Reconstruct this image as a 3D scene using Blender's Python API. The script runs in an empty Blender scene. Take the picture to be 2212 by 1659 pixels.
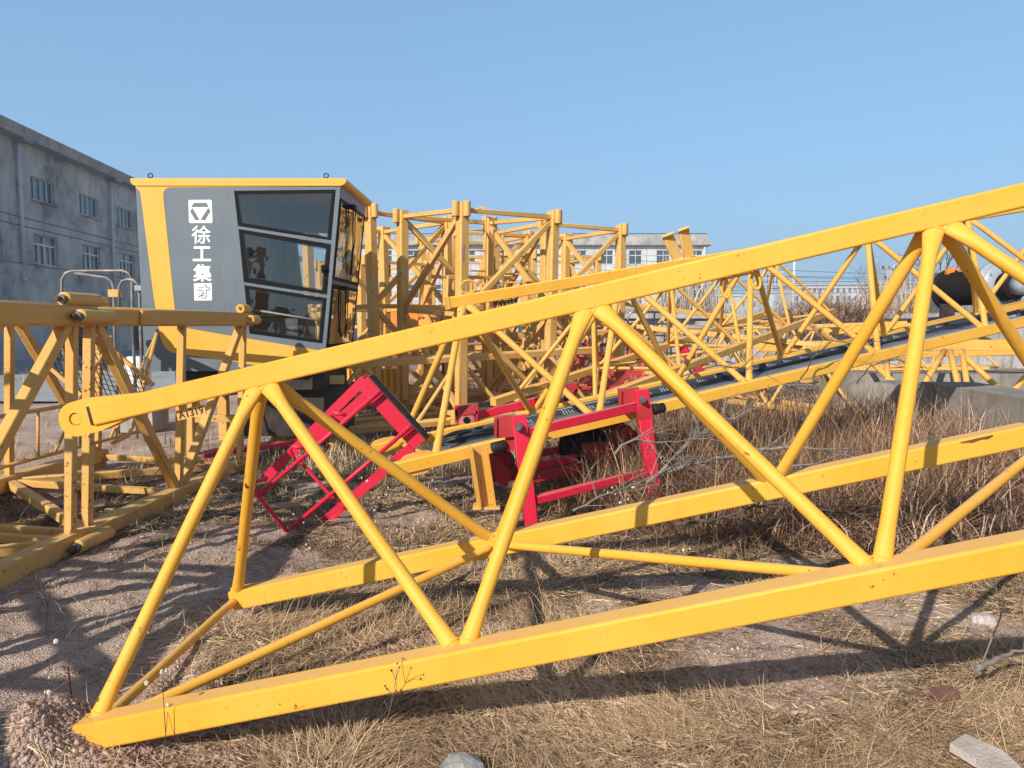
import bpy, bmesh, math, random
import numpy as np
from mathutils import Vector, Matrix, geometry
R = math.radians
rng = np.random.default_rng(7); random.seed(7)
S = bpy.context.scene; COL = S.collection
# ------------------------------------------------------------ camera
F_, CX, CY, HOR, CAMZ = 1637.0, 1106.0, 829.5, 700.0, 1.45
TH = math.atan((CY-HOR)/F_)
cam = bpy.data.cameras.new('camera'); cam.sensor_width = 36; cam.lens = F_/2212*36
cam.clip_start = .05; cam.clip_end = 3000
co = bpy.data.objects.new('camera', cam); COL.objects.link(co)
co.location = (0, 0, CAMZ); co.rotation_euler = (math.pi/2-TH, 0, 0); S.camera = co
S.render.resolution_x = 1024; S.render.resolution_y = 768
# ------------------------------------------------------------ sky, sun, exposure
SUN_EL, SUN_AZ = R(31), R(213)          # azimuth clockwise from +Y
w = bpy.data.worlds.new('World'); S.world = w; w.use_nodes = True
nt = w.node_tree; nt.nodes.clear()
sky = nt.nodes.new('ShaderNodeTexSky'); sky.sky_type = 'NISHITA'; sky.sun_disc = False
sky.sun_elevation = SUN_EL; sky.sun_rotation = SUN_AZ; sky.altitude = 0
sky.air_density = 1.0; sky.dust_density = 1.0; sky.ozone_density = 6.0
bg = nt.nodes.new('ShaderNodeBackground'); bg.inputs[1].default_value = .12
gm = nt.nodes.new('ShaderNodeGamma'); gm.inputs[1].default_value = .5
mu = nt.nodes.new('ShaderNodeMix'); mu.data_type = 'RGBA'; mu.blend_type = 'MULTIPLY'; mu.inputs[0].default_value = 1; mu.inputs[7].default_value = (1.80, 2.48, 3.0, 1)
wo = nt.nodes.new('ShaderNodeOutputWorld')
nt.links.new(sky.outputs[0], gm.inputs[0]); nt.links.new(gm.outputs[0], mu.inputs[6]); 
# sky above the view dimmed to cut fill light; clear zeniths are darker too
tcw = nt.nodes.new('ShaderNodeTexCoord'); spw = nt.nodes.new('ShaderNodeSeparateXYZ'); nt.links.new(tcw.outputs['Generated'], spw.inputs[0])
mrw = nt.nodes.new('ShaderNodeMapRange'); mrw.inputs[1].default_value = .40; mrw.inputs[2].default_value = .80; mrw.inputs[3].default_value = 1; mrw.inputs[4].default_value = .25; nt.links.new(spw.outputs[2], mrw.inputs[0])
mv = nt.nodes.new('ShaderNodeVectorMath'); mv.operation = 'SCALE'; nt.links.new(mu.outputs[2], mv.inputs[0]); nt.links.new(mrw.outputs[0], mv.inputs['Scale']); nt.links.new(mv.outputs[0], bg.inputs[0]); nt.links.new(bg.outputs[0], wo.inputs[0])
sl = bpy.data.lights.new('sun', 'SUN'); sl.energy = 5.0; sl.angle = R(.5); sl.color = (1, .93, .82)
so = bpy.data.objects.new('sun', sl); COL.objects.link(so)
sd = Vector((math.sin(SUN_AZ)*math.cos(SUN_EL), math.cos(SUN_AZ)*math.cos(SUN_EL), math.sin(SUN_EL)))
so.rotation_euler = (-sd).to_track_quat('-Z', 'Y').to_euler(); so.location = sd*40
S.view_settings.view_transform = 'Standard'; S.view_settings.look = 'None'
S.view_settings.exposure = .16; S.view_settings.gamma = 1
S.render.engine = 'CYCLES'

# ------------------------------------------------------------ photo measurement helpers (measured points placed at real depths)
def ray(x, y):
    u = (x-CX)/F_; v = (CY-y)/F_
    return Vector((u, math.cos(TH)+v*math.sin(TH), -math.sin(TH)+v*math.cos(TH)))
def U(x, y, Y):
    d = ray(x, y); return Vector((0, 0, CAMZ)) + d*(Y/d.y)
def Gd(x, y, z=0.):
    d = ray(x, y); return Vector((0, 0, CAMZ)) + d*((z-CAMZ)/d.z)

# ------------------------------------------------------------ mesh building
class MB:
    def __init__(s): s.v = []; s.f = []; s.sm = []
    def add(s, vs, fs, sm=False):
        o = len(s.v); s.v += [tuple(p) for p in vs]
        s.f += [[i+o for i in q] for q in fs]
        s.sm += (sm if isinstance(sm, list) else [sm]*len(fs))
        return s
    def loft(s, rings, cap=True, sm=True):
        n = len(rings[0]); vs = [p for r in rings for p in r]; fs = []; S_ = []
        for k in range(len(rings)-1):
            for i in range(n):
                j = (i+1) % n
                fs.append([k*n+i, k*n+j, (k+1)*n+j, (k+1)*n+i]); S_.append(sm if not isinstance(sm, list) else sm[i])
        if cap:
            fs.append(list(range(n))[::-1]); fs.append([(len(rings)-1)*n+i for i in range(n)]); S_ += [False, False]
        return s.add(vs, fs, S_)
    def beam(s, a, b, w, h=None, up=(0, 0, 1), r=None, seg=3):
        """box section from a to b, rounded corners"""
        h = h or w; a = Vector(a); b = Vector(b); d = (b-a).normalized(); up = Vector(up)
        x = d.cross(up)
        if x.length < 1e-4: x = d.cross(Vector((0, 1, 0)))
        x.normalize(); z = x.cross(d).normalized()
        if r is None: r = min(w, h)*.10
        prof = []; sm = []
        if r <= 0:
            prof = [(-w/2, -h/2), (w/2, -h/2), (w/2, h/2), (-w/2, h/2)]; sm = [False]*4
        else:
            for cxx, czz, a0 in ((w/2-r, -h/2+r, -90), (w/2-r, h/2-r, 0), (-w/2+r, h/2-r, 90), (-w/2+r, -h/2+r, 180)):
                for k in range(seg+1):
                    t = R(a0+90*k/seg); prof.append((cxx+r*math.cos(t), czz+r*math.sin(t))); sm.append(k < seg)
        rings = [[p+x*u+z*v for u, v in prof] for p in (a, b)]
        return s.loft(rings, sm=sm)
    def tube(s, a, b, r, n=14, r2=None, flare=None, fa=0, fb=0, axis=None):
        """round tube; optional crushed ends widened along axis"""
        a = Vector(a); b = Vector(b); d = (b-a); L = d.length; d.normalize()
        ax = Vector(axis) if axis is not None else Vector((0, 0, 1))
        x = (ax-d*ax.dot(d))
        if x.length < 1e-3: x = d.orthogonal()
        x.normalize(); y = d.cross(x); r2 = r if r2 is None else r2
        ts = [0., 1.]
        if fa or fb: ts = [0, .02, .05, .08, .11, .15, .85, .89, .92, .95, .98, 1]
        rings = []
        for t in ts:
            q = 0
            if fa: q = max(q, fa*max(0, 1-t*L/.14))
            if fb: q = max(q, fb*max(0, 1-(1-t)*L/.14))
            rr = r+(r2-r)*t; sx = rr*(1+.75*q); sy = rr*(1-.45*q)
            rings.append([a+d*L*t + x*math.cos(2*math.pi*i/n)*sx + y*math.sin(2*math.pi*i/n)*sy for i in range(n)])
        return s.loft(rings)
    def pipe(s, pts, r, n=8, closed=False, radii=None):
        pts = [Vector(p) for p in pts]; rings = []; m = len(pts); prev = None
        for i, p in enumerate(pts):
            if closed: t = pts[(i+1) % m]-pts[i-1]
            else: t = pts[min(i+1, m-1)]-pts[max(i-1, 0)]
            if t.length < 1e-9: t = Vector((0, 0, 1))
            t.normalize()
            if prev is None: x = t.orthogonal().normalized()
            else:
                x = prev - t*prev.dot(t)
                x = x.normalized() if x.length > 1e-6 else t.orthogonal().normalized()
            prev = x; y = t.cross(x); rr = radii[i] if radii else r
            rings.append([p+x*math.cos(2*math.pi*k/n)*rr+y*math.sin(2*math.pi*k/n)*rr for k in range(n)])
        if closed: rings.append(rings[0]); return s.loft(rings, cap=False)
        return s.loft(rings)
    def box(s, c, sx, sy, sz, M=None, r=0):
        c = Vector(c)
        vs = [Vector((x*sx/2, y*sy/2, z*sz/2)) for x in (-1, 1) for y in (-1, 1) for z in (-1, 1)]
        if M is not None: vs = [M @ v for v in vs]
        return s.add([v+c for v in vs], [[0, 1, 3, 2], [4, 6, 7, 5], [0, 4, 5, 1], [2, 3, 7, 6], [0, 2, 6, 4], [1, 5, 7, 3]])
    def prism(s, poly, off):
        """poly: list of 3D points (planar); off: thickness vector"""
        n = len(poly); poly = [Vector(p) for p in poly]; off = Vector(off)
        tri = geometry.tessellate_polygon([poly]); vs = poly+[p+off for p in poly]; fs = []
        for t in tri: fs.append(list(t)); fs.append([i+n for i in t][::-1])
        for i in range(n): j = (i+1) % n; fs.append([i, j, j+n, i+n])
        return s.add(vs, fs)
    def holed(s, outer, holes, off):
        loops = [[Vector(p) for p in outer]]+[[Vector(p) for p in h] for h in holes]
        flat = [p for l in loops for p in l]; n = len(flat); off = Vector(off)
        tri = geometry.tessellate_polygon(loops); vs = flat+[p+off for p in flat]; fs = []
        for t in tri: fs.append(list(t)); fs.append([i+n for i in t][::-1])
        o = 0
        for l in loops:
            m = len(l)
            for i in range(m): j = (i+1) % m; fs.append([o+i, o+j, o+j+n, o+i+n])
            o += m
        return s.add(vs, fs)
    def lathe(s, prof, c, axis=(0, 0, 1), n=20):
        """prof: (radius, height) along axis"""
        ax = Vector(axis).normalized(); x = ax.orthogonal().normalized(); y = ax.cross(x); c = Vector(c)
        rings = [[c+ax*h+(x*math.cos(2*math.pi*i/n)+y*math.sin(2*math.pi*i/n))*max(r, 1e-4) for i in range(n)] for r, h in prof]
        vs = [p for r in rings for p in r]; fs = []; sm = []
        for k in range(len(rings)-1):
            for i in range(n):
                j = (i+1) % n; fs.append([k*n+i, k*n+j, (k+1)*n+j, (k+1)*n+i]); sm.append(True)
        fs.append(list(range(n))[::-1]); fs.append([(len(rings)-1)*n+i for i in range(n)]); sm += [False, False]
        return s.add(vs, fs, sm)
    def ico(s, c, r, jit=.0, flat=(1, 1, 1), sub=1, seed=0):
        bm = bmesh.new(); bmesh.ops.create_icosphere(bm, subdivisions=sub, radius=1)
        rr = random.Random(seed); c = Vector(c)
        vs = [Vector((v.co.x*flat[0], v.co.y*flat[1], v.co.z*flat[2]))*r*(1+rr.uniform(-jit, jit))+c for v in bm.verts]
        fs = [[v.index for v in f.verts] for f in bm.faces]; bm.free(); return s.add(vs, fs)
    def build(s, name, mat, parent=None, origin=None):
        me = bpy.data.meshes.new(name)
        o_ = parent.get('_o', None) if parent is not None else None
        base = Vector(o_) if o_ is not None else Vector(origin or (0, 0, 0))
        me.from_pydata([tuple(Vector(v)-base) for v in s.v], [], s.f); me.update()
        me.polygons.foreach_set('use_smooth', s.sm)
        bm = bmesh.new(); bm.from_mesh(me); bmesh.ops.recalc_face_normals(bm, faces=bm.faces); bm.to_mesh(me); bm.free()
        if mat: me.materials.append(mat)
        o = bpy.data.objects.new(name, me); COL.objects.link(o)
        if parent is not None:
            o.parent = parent
            if o_ is not None: o['_o'] = tuple(base)
        else: o.location = base
        return o
def thing(name, label, cat, loc, group=None):
    o = bpy.data.objects.new(name, None); COL.objects.link(o); o.location = loc; o.empty_display_size = .2
    o['_o'] = tuple(Vector(loc)); o['label'] = label; o['category'] = cat
    if group: o['group'] = group
    return o
def tag(o, label=None, cat=None, group=None, kind=None):
    if label: o['label'] = label
    if cat: o['category'] = cat
    if group: o['group'] = group
    if kind: o['kind'] = kind
    return o
def copy_tree(o, parent=None):
    c = o.copy(); COL.objects.link(c)
    if parent is not None: c.parent = parent
    for ch in list(o.children): copy_tree(ch, c)
    return c

# ------------------------------------------------------------ materials
def newmat(name):
    m = bpy.data.materials.new(name); m.use_nodes = True; nt = m.node_tree
    b = nt.nodes['Principled BSDF']; return m, nt, b
def N(nt, t, **kw):
    n = nt.nodes.new(t)
    for k, v in kw.items():
        if k in ('operation', 'blend_type', 'data_type', 'feature', 'attribute_name', 'musgrave_type', 'distance', 'noise_dimensions'): setattr(n, k, v)
        else: n.inputs[k].default_value = v
    return n
def ramp(nt, src, stops, interp='LINEAR'):
    r = nt.nodes.new('ShaderNodeValToRGB'); r.color_ramp.interpolation = interp
    e = r.color_ramp.elements
    while len(e) < len(stops): e.new(.5)
    for i, (p, c) in enumerate(stops):
        e[i].position = p; e[i].color = tuple(c)+(1,) if len(c) == 3 else c
    nt.links.new(src, r.inputs[0]); return r.outputs[0]
def coords(nt, scale=(1, 1, 1), rot=(0, 0, 0), kind='Object'):
    t = nt.nodes.new('ShaderNodeTexCoord'); m = nt.nodes.new('ShaderNodeMapping')
    m.inputs['Scale'].default_value = scale; m.inputs['Rotation'].default_value = rot
    nt.links.new(t.outputs[kind], m.inputs[0]); return m.outputs[0]
def noise(nt, vec, scale, detail=4, rough=.55):
    n = N(nt, 'ShaderNodeTexNoise', Scale=scale, Detail=detail, Roughness=rough); nt.links.new(vec, n.inputs['Vector']); return n.outputs['Fac']
def mixc(nt, fac, a, b, mode='MIX'):
    m = nt.nodes.new('ShaderNodeMix'); m.data_type = 'RGBA'; m.blend_type = mode
    for s, i in ((fac, 0), (a, 6), (b, 7)):
        if isinstance(s, (int, float)): m.inputs[i].default_value = s
        elif isinstance(s, (tuple, list)): m.inputs[i].default_value = tuple(s)+(1,) if len(s) == 3 else s
        else: nt.links.new(s, m.inputs[i])
    return m.outputs[2]
def bump(nt, b, h, strength=.3, dist=.01):
    n = N(nt, 'ShaderNodeBump', Strength=strength, Distance=dist); nt.links.new(h, n.inputs['Height']); nt.links.new(n.outputs[0], b.inputs['Normal'])
def paint(name, base, fade, rust=.66, chip=.70, rough=.42, dirt=.25, dust=.5):
    m, nt, b = newmat(name); v = coords(nt)
    g = noise(nt, v, 2.2, 5); f1 = ramp(nt, g, [(.35, (0, 0, 0)), (.7, (1, 1, 1))])
    c = mixc(nt, f1, base, fade)
    vd = coords(nt, (14, 14, 1.2)); d = ramp(nt, noise(nt, vd, 1.6, 5, .7), [(.5, (0, 0, 0)), (.78, (1, 1, 1))])
    dm = nt.nodes.new('ShaderNodeMath'); dm.operation = 'MULTIPLY'; dm.inputs[1].default_value = dirt; nt.links.new(d, dm.inputs[0])
    c = mixc(nt, dm.outputs[0], c, (base[0]*.5, base[1]*.42, base[2]*.5))
    big = ramp(nt, noise(nt, v, 3.1, 2), [(.50, (0, 0, 0)), (.62, (1, 1, 1))])
    r1 = ramp(nt, noise(nt, v, 26, 8, .62), [(rust, (0, 0, 0)), (rust+.03, (1, 1, 1))])
    mm = nt.nodes.new('ShaderNodeMath'); mm.operation = 'MULTIPLY'; nt.links.new(big, mm.inputs[0]); nt.links.new(r1, mm.inputs[1])
    c = mixc(nt, mm.outputs[0], c, (.10, .035, .012))
    r2 = ramp(nt, noise(nt, v, 90, 3, .5), [(chip, (0, 0, 0)), (chip+.02, (1, 1, 1))])
    c = mixc(nt, r2, c, (.12, .05, .02))
    ge = nt.nodes.new('ShaderNodeNewGeometry'); sz = nt.nodes.new('ShaderNodeSeparateXYZ'); nt.links.new(ge.outputs['Normal'], sz.inputs[0])
    du = nt.nodes.new('ShaderNodeMapRange'); du.inputs[1].default_value = .75; du.inputs[2].default_value = .95; du.inputs[4].default_value = dust; nt.links.new(sz.outputs[2], du.inputs[0])
    c = mixc(nt, du.outputs[0], c, tuple(.45*x+.55*y for x, y in zip(base, (.62, .50, .36))))
    nt.links.new(c, b.inputs['Base Color'])
    rr = nt.nodes.new('ShaderNodeMapRange'); rr.inputs[3].default_value = rough-.06; rr.inputs[4].default_value = rough+.16
    nt.links.new(g, rr.inputs[0]); nt.links.new(rr.outputs[0], b.inputs['Roughness'])
    b.inputs['Specular IOR Level'].default_value = .4
    bump(nt, b, noise(nt, v, 60, 3), .08, .003)
    return m
def plain(name, c, rough=.6, metal=0, var=.25, scale=8, bmp=0, spec=.4):
    m, nt, b = newmat(name); v = coords(nt)
    g = noise(nt, v, scale, 5)
    col = mixc(nt, ramp(nt, g, [(.3, (0, 0, 0)), (.7, (1, 1, 1))]), tuple(x*(1-var) for x in c), tuple(min(1, x*(1+var)) for x in c))
    nt.links.new(col, b.inputs['Base Color']); b.inputs['Roughness'].default_value = rough; b.inputs['Metallic'].default_value = metal
    b.inputs['Specular IOR Level'].default_value = spec
    if bmp: bump(nt, b, noise(nt, v, scale*8, 4), bmp, .01)
    return m
YEL = paint('yellow_paint', (.85, .42, .035), (.89, .48, .065), rust=.635, chip=.75, dirt=.16, rough=.5)
YEL2 = paint('yellow_paint_worn', (.80, .40, .06), (.82, .45, .10), rust=.63, chip=.77, dirt=.28, rough=.5)
YELB = paint('yellow_paint_old', (.73, .385, .085), (.75, .46, .15), rust=.60, chip=.765, dirt=.2, rough=.55)
CABY = paint('cab_yellow', (.86, .43, .04), (.85, .45, .07), rust=.9, chip=.9, dirt=.16, rough=.4)
GREY = paint('cab_grey', (.135, .165, .19), (.155, .185, .21), rust=.9, chip=.9, dirt=.35, rough=.4)
RED = paint('red_paint', (.66, .012, .045), (.68, .02, .065), rust=.66, chip=.74, dirt=.15, rough=.42)
DRED = paint('red_paint_dull', (.42, .015, .02), (.45, .04, .04), rust=.6, chip=.7, dirt=.4, rough=.5)
ORNG = paint('orange_paint', (.80, .24, .03), (.78, .30, .05), rust=.62, chip=.7, dirt=.3)
WHT = plain('white_vinyl', (.85, .86, .86), .5, var=.03)
BLK = plain('black_frame', (.006, .007, .009), .6, var=.2, spec=.1)
RUB = plain('black_rubber', (.018, .018, .02), .5, var=.3, scale=20)
GALV = plain('galvanised_steel', (.36, .38, .40), .4, metal=.6, var=.2, scale=14)
RAILM = plain('worn_silver_pipe', (.26, .235, .22), .5, metal=.3, var=.55, scale=6)
STEEL = plain('bolt_steel', (.22, .22, .23), .45, metal=.7, var=.4, scale=30)
RUST = plain('rusty_steel', (.16, .06, .03), .85, var=.5, scale=18, bmp=.4)
DARKM = plain('dark_primer', (.045, .030, .024), .8, var=.5, scale=9)
ROPE = plain('brown_wire_rope', (.018, .013, .011), .75, var=.5, scale=30, bmp=.5, spec=.15)
CABLE = plain('cable_sheath', (.035, .038, .04), .38, var=.3, scale=20)
INT = plain('cab_interior', (.26, .27, .28), .6)
SEATM = plain('seat_vinyl', (.05, .05, .055), .6)
CONS = plain('console_greygreen', (.24, .27, .25), .5)
BARK = plain('dry_bark', (.25, .215, .185), .85, var=.35, scale=22, bmp=.5)
DBARK = plain('dark_twig', (.10, .07, .055), .9, var=.4, scale=20)
TWIG = plain('bare_twig', (.13, .095, .08), .9, var=.4, scale=5)
STONE = plain('rubble_stone', (.42, .37, .33), .85, var=.3, scale=14, bmp=.6)
PALE = plain('pale_slab', (.55, .48, .43), .85, var=.2, scale=9, bmp=.6)
BRICK = plain('brick_red', (.22, .10, .075), .85, var=.3, scale=16, bmp=.5)
FLOW = plain('dry_flower_head', (.62, .62, .45), .9, var=.2, scale=60)
BUILDW = plain('distant_white_wall', (.62, .63, .64), .8, var=.05, scale=.3)
WINB = plain('distant_window', (.13, .16, .19), .35, var=.2, scale=.4)
POLE = plain('pole_concrete', (.52, .50, .47), .8, var=.15)
WIRE = plain('wire_dark', (.05, .05, .055), .6)
def glassmat(name, tint, refl, rough=.02):
    m, nt, b = newmat(name)
    tr = nt.nodes.new('ShaderNodeBsdfTransparent'); tr.inputs[0].default_value = tint
    gl = nt.nodes.new('ShaderNodeBsdfGlossy'); gl.inputs['Roughness'].default_value = rough; gl.inputs[0].default_value = (.95, .95, .95, 1)
    lw = nt.nodes.new('ShaderNodeFresnel'); lw.inputs[0].default_value = 1.5
    ad = N(nt, 'ShaderNodeMath', operation='ADD'); ad.use_clamp = True; ad.inputs[1].default_value = refl; nt.links.new(lw.outputs[0], ad.inputs[0])
    mx = nt.nodes.new('ShaderNodeMixShader'); nt.links.new(ad.outputs[0], mx.inputs[0]); nt.links.new(tr.outputs[0], mx.inputs[1]); nt.links.new(gl.outputs[0], mx.inputs[2])
    tc = coords(nt); bp = N(nt, 'ShaderNodeBump', Strength=.12, Distance=.02); nt.links.new(noise(nt, tc, 4, 2), bp.inputs['Height']); nt.links.new(bp.outputs[0], gl.inputs['Normal'])
    nt.links.new(mx.outputs[0], nt.nodes['Material Output'].inputs[0]); return m
GLS = glassmat('side_glass', (.60, .63, .64, 1), .045)
GLF = glassmat('front_glass', (.16, .17, .17, 1), .20)
def concrete(name, c, streak=.5):
    m, nt, b = newmat(name); v = coords(nt); vs = coords(nt, (6, 6, .7))
    a = ramp(nt, noise(nt, v, 1.3, 8, .65), [(.3, tuple(x*.62 for x in c)), (.55, c), (.75, tuple(min(1, x*1.25) for x in c))])
    s = ramp(nt, noise(nt, vs, 1., 6, .65), [(.48, (0, 0, 0)), (.68, (1, 1, 1))])
    k = N(nt, 'ShaderNodeMath', operation='MULTIPLY'); k.inputs[1].default_value = streak; nt.links.new(s, k.inputs[0])
    a = mixc(nt, k.outputs[0], a, tuple(x*.28 for x in c))
    nt.links.new(a, b.inputs['Base Color']); b.inputs['Roughness'].default_value = .9; b.inputs['Specular IOR Level'].default_value = .2
    bump(nt, b, noise(nt, v, 30, 6, .6), .35, .01); return m
CONC = concrete('weathered_concrete', (.36, .325, .285), .5)
CONL = concrete('wall_concrete', (.46, .44, .42), .5)
def plaster():
    m, nt, b = newmat('stained_plaster'); v = coords(nt)
    base = ramp(nt, noise(nt, v, .55, 10, .72), [(.34, (.20, .185, .18)), (.48, (.46, .42, .39)), (.68, (.68, .60, .54))])
    vs = coords(nt, (1.1, 1.1, .22))
    s = ramp(nt, noise(nt, vs, 2.2, 9, .72), [(.53, (0, 0, 0)), (.72, (1, 1, 1))])
    z = nt.nodes.new('ShaderNodeSeparateXYZ'); nt.links.new(coords(nt), z.inputs[0])
    zr = nt.nodes.new('ShaderNodeMapRange'); zr.inputs[1].default_value = 2.5; zr.inputs[2].default_value = 9.5; zr.inputs[3].default_value = .22; zr.inputs[4].default_value = .85
    nt.links.new(z.outputs[2], zr.inputs[0])
    k = N(nt, 'ShaderNodeMath', operation='MULTIPLY'); nt.links.new(s, k.inputs[0]); nt.links.new(zr.outputs[0], k.inputs[1])
    c = mixc(nt, k.outputs[0], base, (.10, .10, .115))
    nt.links.new(c, b.inputs['Base Color']); b.inputs['Roughness'].default_value = .95; b.inputs['Specular IOR Level'].default_value = .1
    bump(nt, b, noise(nt, v, 6, 6, .6), .3, .03); return m
PLAS = plaster()
def tiles():
    m, nt, b = newmat('white_wall_tile'); v = coords(nt)
    sx = nt.nodes.new('ShaderNodeSeparateXYZ'); nt.links.new(v, sx.inputs[0])
    cb = nt.nodes.new('ShaderNodeCombineXYZ'); nt.links.new(sx.outputs[0], cb.inputs[0]); nt.links.new(sx.outputs[2], cb.inputs[1])
    br = nt.nodes.new('ShaderNodeTexBrick'); br.offset = 0; br.inputs['Scale'].default_value = 1
    br.inputs['Color1'].default_value = (.62, .62, .60, 1); br.inputs['Color2'].default_value = (.68, .68, .66, 1); br.inputs['Mortar'].default_value = (.30, .30, .30, 1)
    br.inputs['Mortar Size'].default_value = .035; br.inputs['Brick Width'].default_value = 1.15; br.inputs['Row Height'].default_value = 1.0
    nt.links.new(cb.outputs[0], br.inputs[0])
    g = ramp(nt, noise(nt, coords(nt, (1, 1, .25)), .5, 6), [(.4, (1, 1, 1)), (.75, (.72, .72, .72))])
    nt.links.new(mixc(nt, 1., br.outputs[0], g, 'MULTIPLY'), b.inputs['Base Color']); b.inputs['Roughness'].default_value = .5; return m
TILE = tiles()
def straw(name, stops, rough=.75):
    m, nt, b = newmat(name); a = N(nt, 'ShaderNodeAttribute', attribute_name='rnd')
    nt.links.new(ramp(nt, a.outputs['Fac'], stops), b.inputs['Base Color']); b.inputs['Roughness'].default_value = rough
    b.inputs['Specular IOR Level'].default_value = .25; return m
STRAW = straw('dry_straw', [(0, (.11, .07, .045)), (.25, (.27, .175, .105)), (.5, (.52, .36, .21)), (.8, (.78, .57, .36)), (1, (.88, .69, .46))])
REED = straw('dry_reed_leaf', [(0, (.14, .065, .04)), (.35, (.33, .18, .11)), (.7, (.58, .39, .26)), (1, (.74, .56, .40))])
BRUSH = straw('brown_brush', [(0, (.09, .05, .03)), (.5, (.28, .155, .09)), (1, (.58, .38, .23))])
PLUME = straw('pale_plume', [(0, (.42, .36, .28)), (1, (.60, .52, .42))])
def groundmat():
    m, nt, b = newmat('gravelly_dirt'); v = coords(nt)
    big = noise(nt, v, 1.15, 7, .68)
    base = ramp(nt, big, [(.30, (.34, .24, .18)), (.45, (.55, .41, .33)), (.64, (.68, .54, .45))])
    vo = N(nt, 'ShaderNodeTexVoronoi', Scale=150., Randomness=1.); nt.links.new(v, vo.inputs['Vector'])
    sp = nt.nodes.new('ShaderNodeSeparateColor'); nt.links.new(vo.outputs['Color'], sp.inputs[0])
    st = ramp(nt, sp.outputs[0], [(0, (.74, .70, .68)), (.5, (.95, .95, .95)), (1, (1.12, 1.1, 1.08))])
    vg = N(nt, 'ShaderNodeAttribute', attribute_name='veg')
    c = mixc(nt, 1., base, st, 'MULTIPLY')
    red = ramp(nt, noise(nt, v, 1.1, 4), [(.52, (0, 0, 0)), (.70, (.8, .8, .8))])
    c = mixc(nt, red, c, (.46, .28, .21))
    fine = noise(nt, v, 9, 8, .7)
    c = mixc(nt, ramp(nt, fine, [(.36, (.6, .6, .6)), (.46, (0, 0, 0))]), c, (.20, .14, .11))
    c = mixc(nt, vg.outputs['Fac'], c, ramp(nt, fine, [(.35, (.05, .035, .027)), (.6, (.13, .09, .065))]))
    nt.links.new(c, b.inputs['Base Color']); b.inputs['Roughness'].default_value = .95; b.inputs['Specular IOR Level'].default_value = .15
    h = N(nt, 'ShaderNodeMath', operation='ADD'); nt.links.new(fine, h.inputs[0]); nt.links.new(vo.outputs['Distance'], h.inputs[1])
    bump(nt, b, h.outputs[0], .7, .011); return m
GRD = groundmat()

# ------------------------------------------------------------ ground
_vn = rng.random((256, 256))
def vnoise(x, y):
    x = np.asarray(x, float); y = np.asarray(y, float)
    xi = np.floor(x).astype(int); yi = np.floor(y).astype(int); fx = x-xi; fy = y-yi
    fx = fx*fx*(3-2*fx); fy = fy*fy*(3-2*fy); g = lambda a, b: _vn[a % 256, b % 256]
    return (g(xi, yi)*(1-fx)+g(xi+1, yi)*fx)*(1-fy)+(g(xi, yi+1)*(1-fx)+g(xi+1, yi+1)*fx)*fy
def sstep(a, b, t): t = np.clip((t-a)/(b-a), 0, 1); return t*t*(3-2*t)
WALLY = 26.
def height(x, y):
    x = np.asarray(x, float); y = np.asarray(y, float)
    near = np.exp(-((np.abs(x)+np.abs(y-4)*.7)/14)**4)
    h = -.05 + .05*(vnoise(x*.7+3, y*.7)-.5)
    h = h + near*(.035*(vnoise(x*2.3, y*2.3+9)-.5)+.028*(vnoise(x*6.1, y*6.1)-.5)+.018*(vnoise(x*17, y*17)-.5)+.010*(vnoise(x*41, y*41)-.5))
    # loose earth heaped over the near left chord end
    def mound(cx, cy, rx, ry, hh): return hh*np.exp(-(((x-cx)/rx)**2+((y-cy)/ry)**2))
    h = h + mound(-1.64, 2.46, .24, .13, .12)*(1+.5*(vnoise(x*13, y*13)-.5)) + mound(-1.62, 2.62, .16, .16, .10) + mound(-1.35, 3.35, .22, .3, .06)
    h = h + mound(-1.0, 2.25, .5, .16, .045)
    bank = sstep(WALLY+.1, WALLY+.5, y)*sstep(1.2, 2.4, x)
    return h + bank*1.66
def axis(parts):
    out = [parts[0][0]]
    for a, b, d in parts:
        n = max(1, int(round((b-a)/d))); out += [a+(b-a)*(i+1)/n for i in range(n)]
    return np.array(out)
gx = axis([(-320, -60, 52), (-60, -12, 4), (-12, -4, .25), (-4, -2.4, .06), (-2.4, 2.4, .022), (2.4, 5, .06), (5, 12, .25), (12, 60, 4), (60, 320, 52)])
gy = axis([(-60, -4, 4), (-4, 1.8, .3), (1.8, 4.6, .022), (4.6, 7, .05), (7, 12, .12), (12, 25.8, .8), (25.8, 26.8, .1), (26.8, 60, 4), (60, 320, 52)])
X, Y = np.meshgrid(gx, gy); Z = height(X, Y)
me = bpy.data.meshes.new('ground'); nv = X.size; nx, ny = len(gx), len(gy)
me.vertices.add(nv); me.vertices.foreach_set('co', np.stack([X, Y, Z], -1).ravel())
i = (np.arange(ny-1)[:, None]*nx+np.arange(nx-1)[None, :]).ravel()
q = np.stack([i, i+1, i+nx+1, i+nx], -1).ravel(); nf = len(i)
me.loops.add(nf*4); me.loops.foreach_set('vertex_index', q); me.polygons.add(nf)
me.polygons.foreach_set('loop_start', np.arange(nf)*4); me.polygons.foreach_set('use_smooth', np.ones(nf, bool))
me.update(calc_edges=True); me.materials.append(GRD)
go = bpy.data.objects.new('ground', me); COL.objects.link(go); tag(go, kind='structure')
hz = lambda x, y: float(height(x, y))
# pale paved yard by the left building
mb = MB(); mb.add([(-19.9, 14.5, .012), (-7.0, 14.0, .012), (-5.2, 17, .012), (-6, 60, .012), (-24, 60, .012)], [[0, 1, 2, 3, 4]])
tag(mb.build('pavement', plain('pale_yard_concrete', (.36, .37, .37), .9, var=.2, scale=1.5)), kind='structure')

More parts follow.
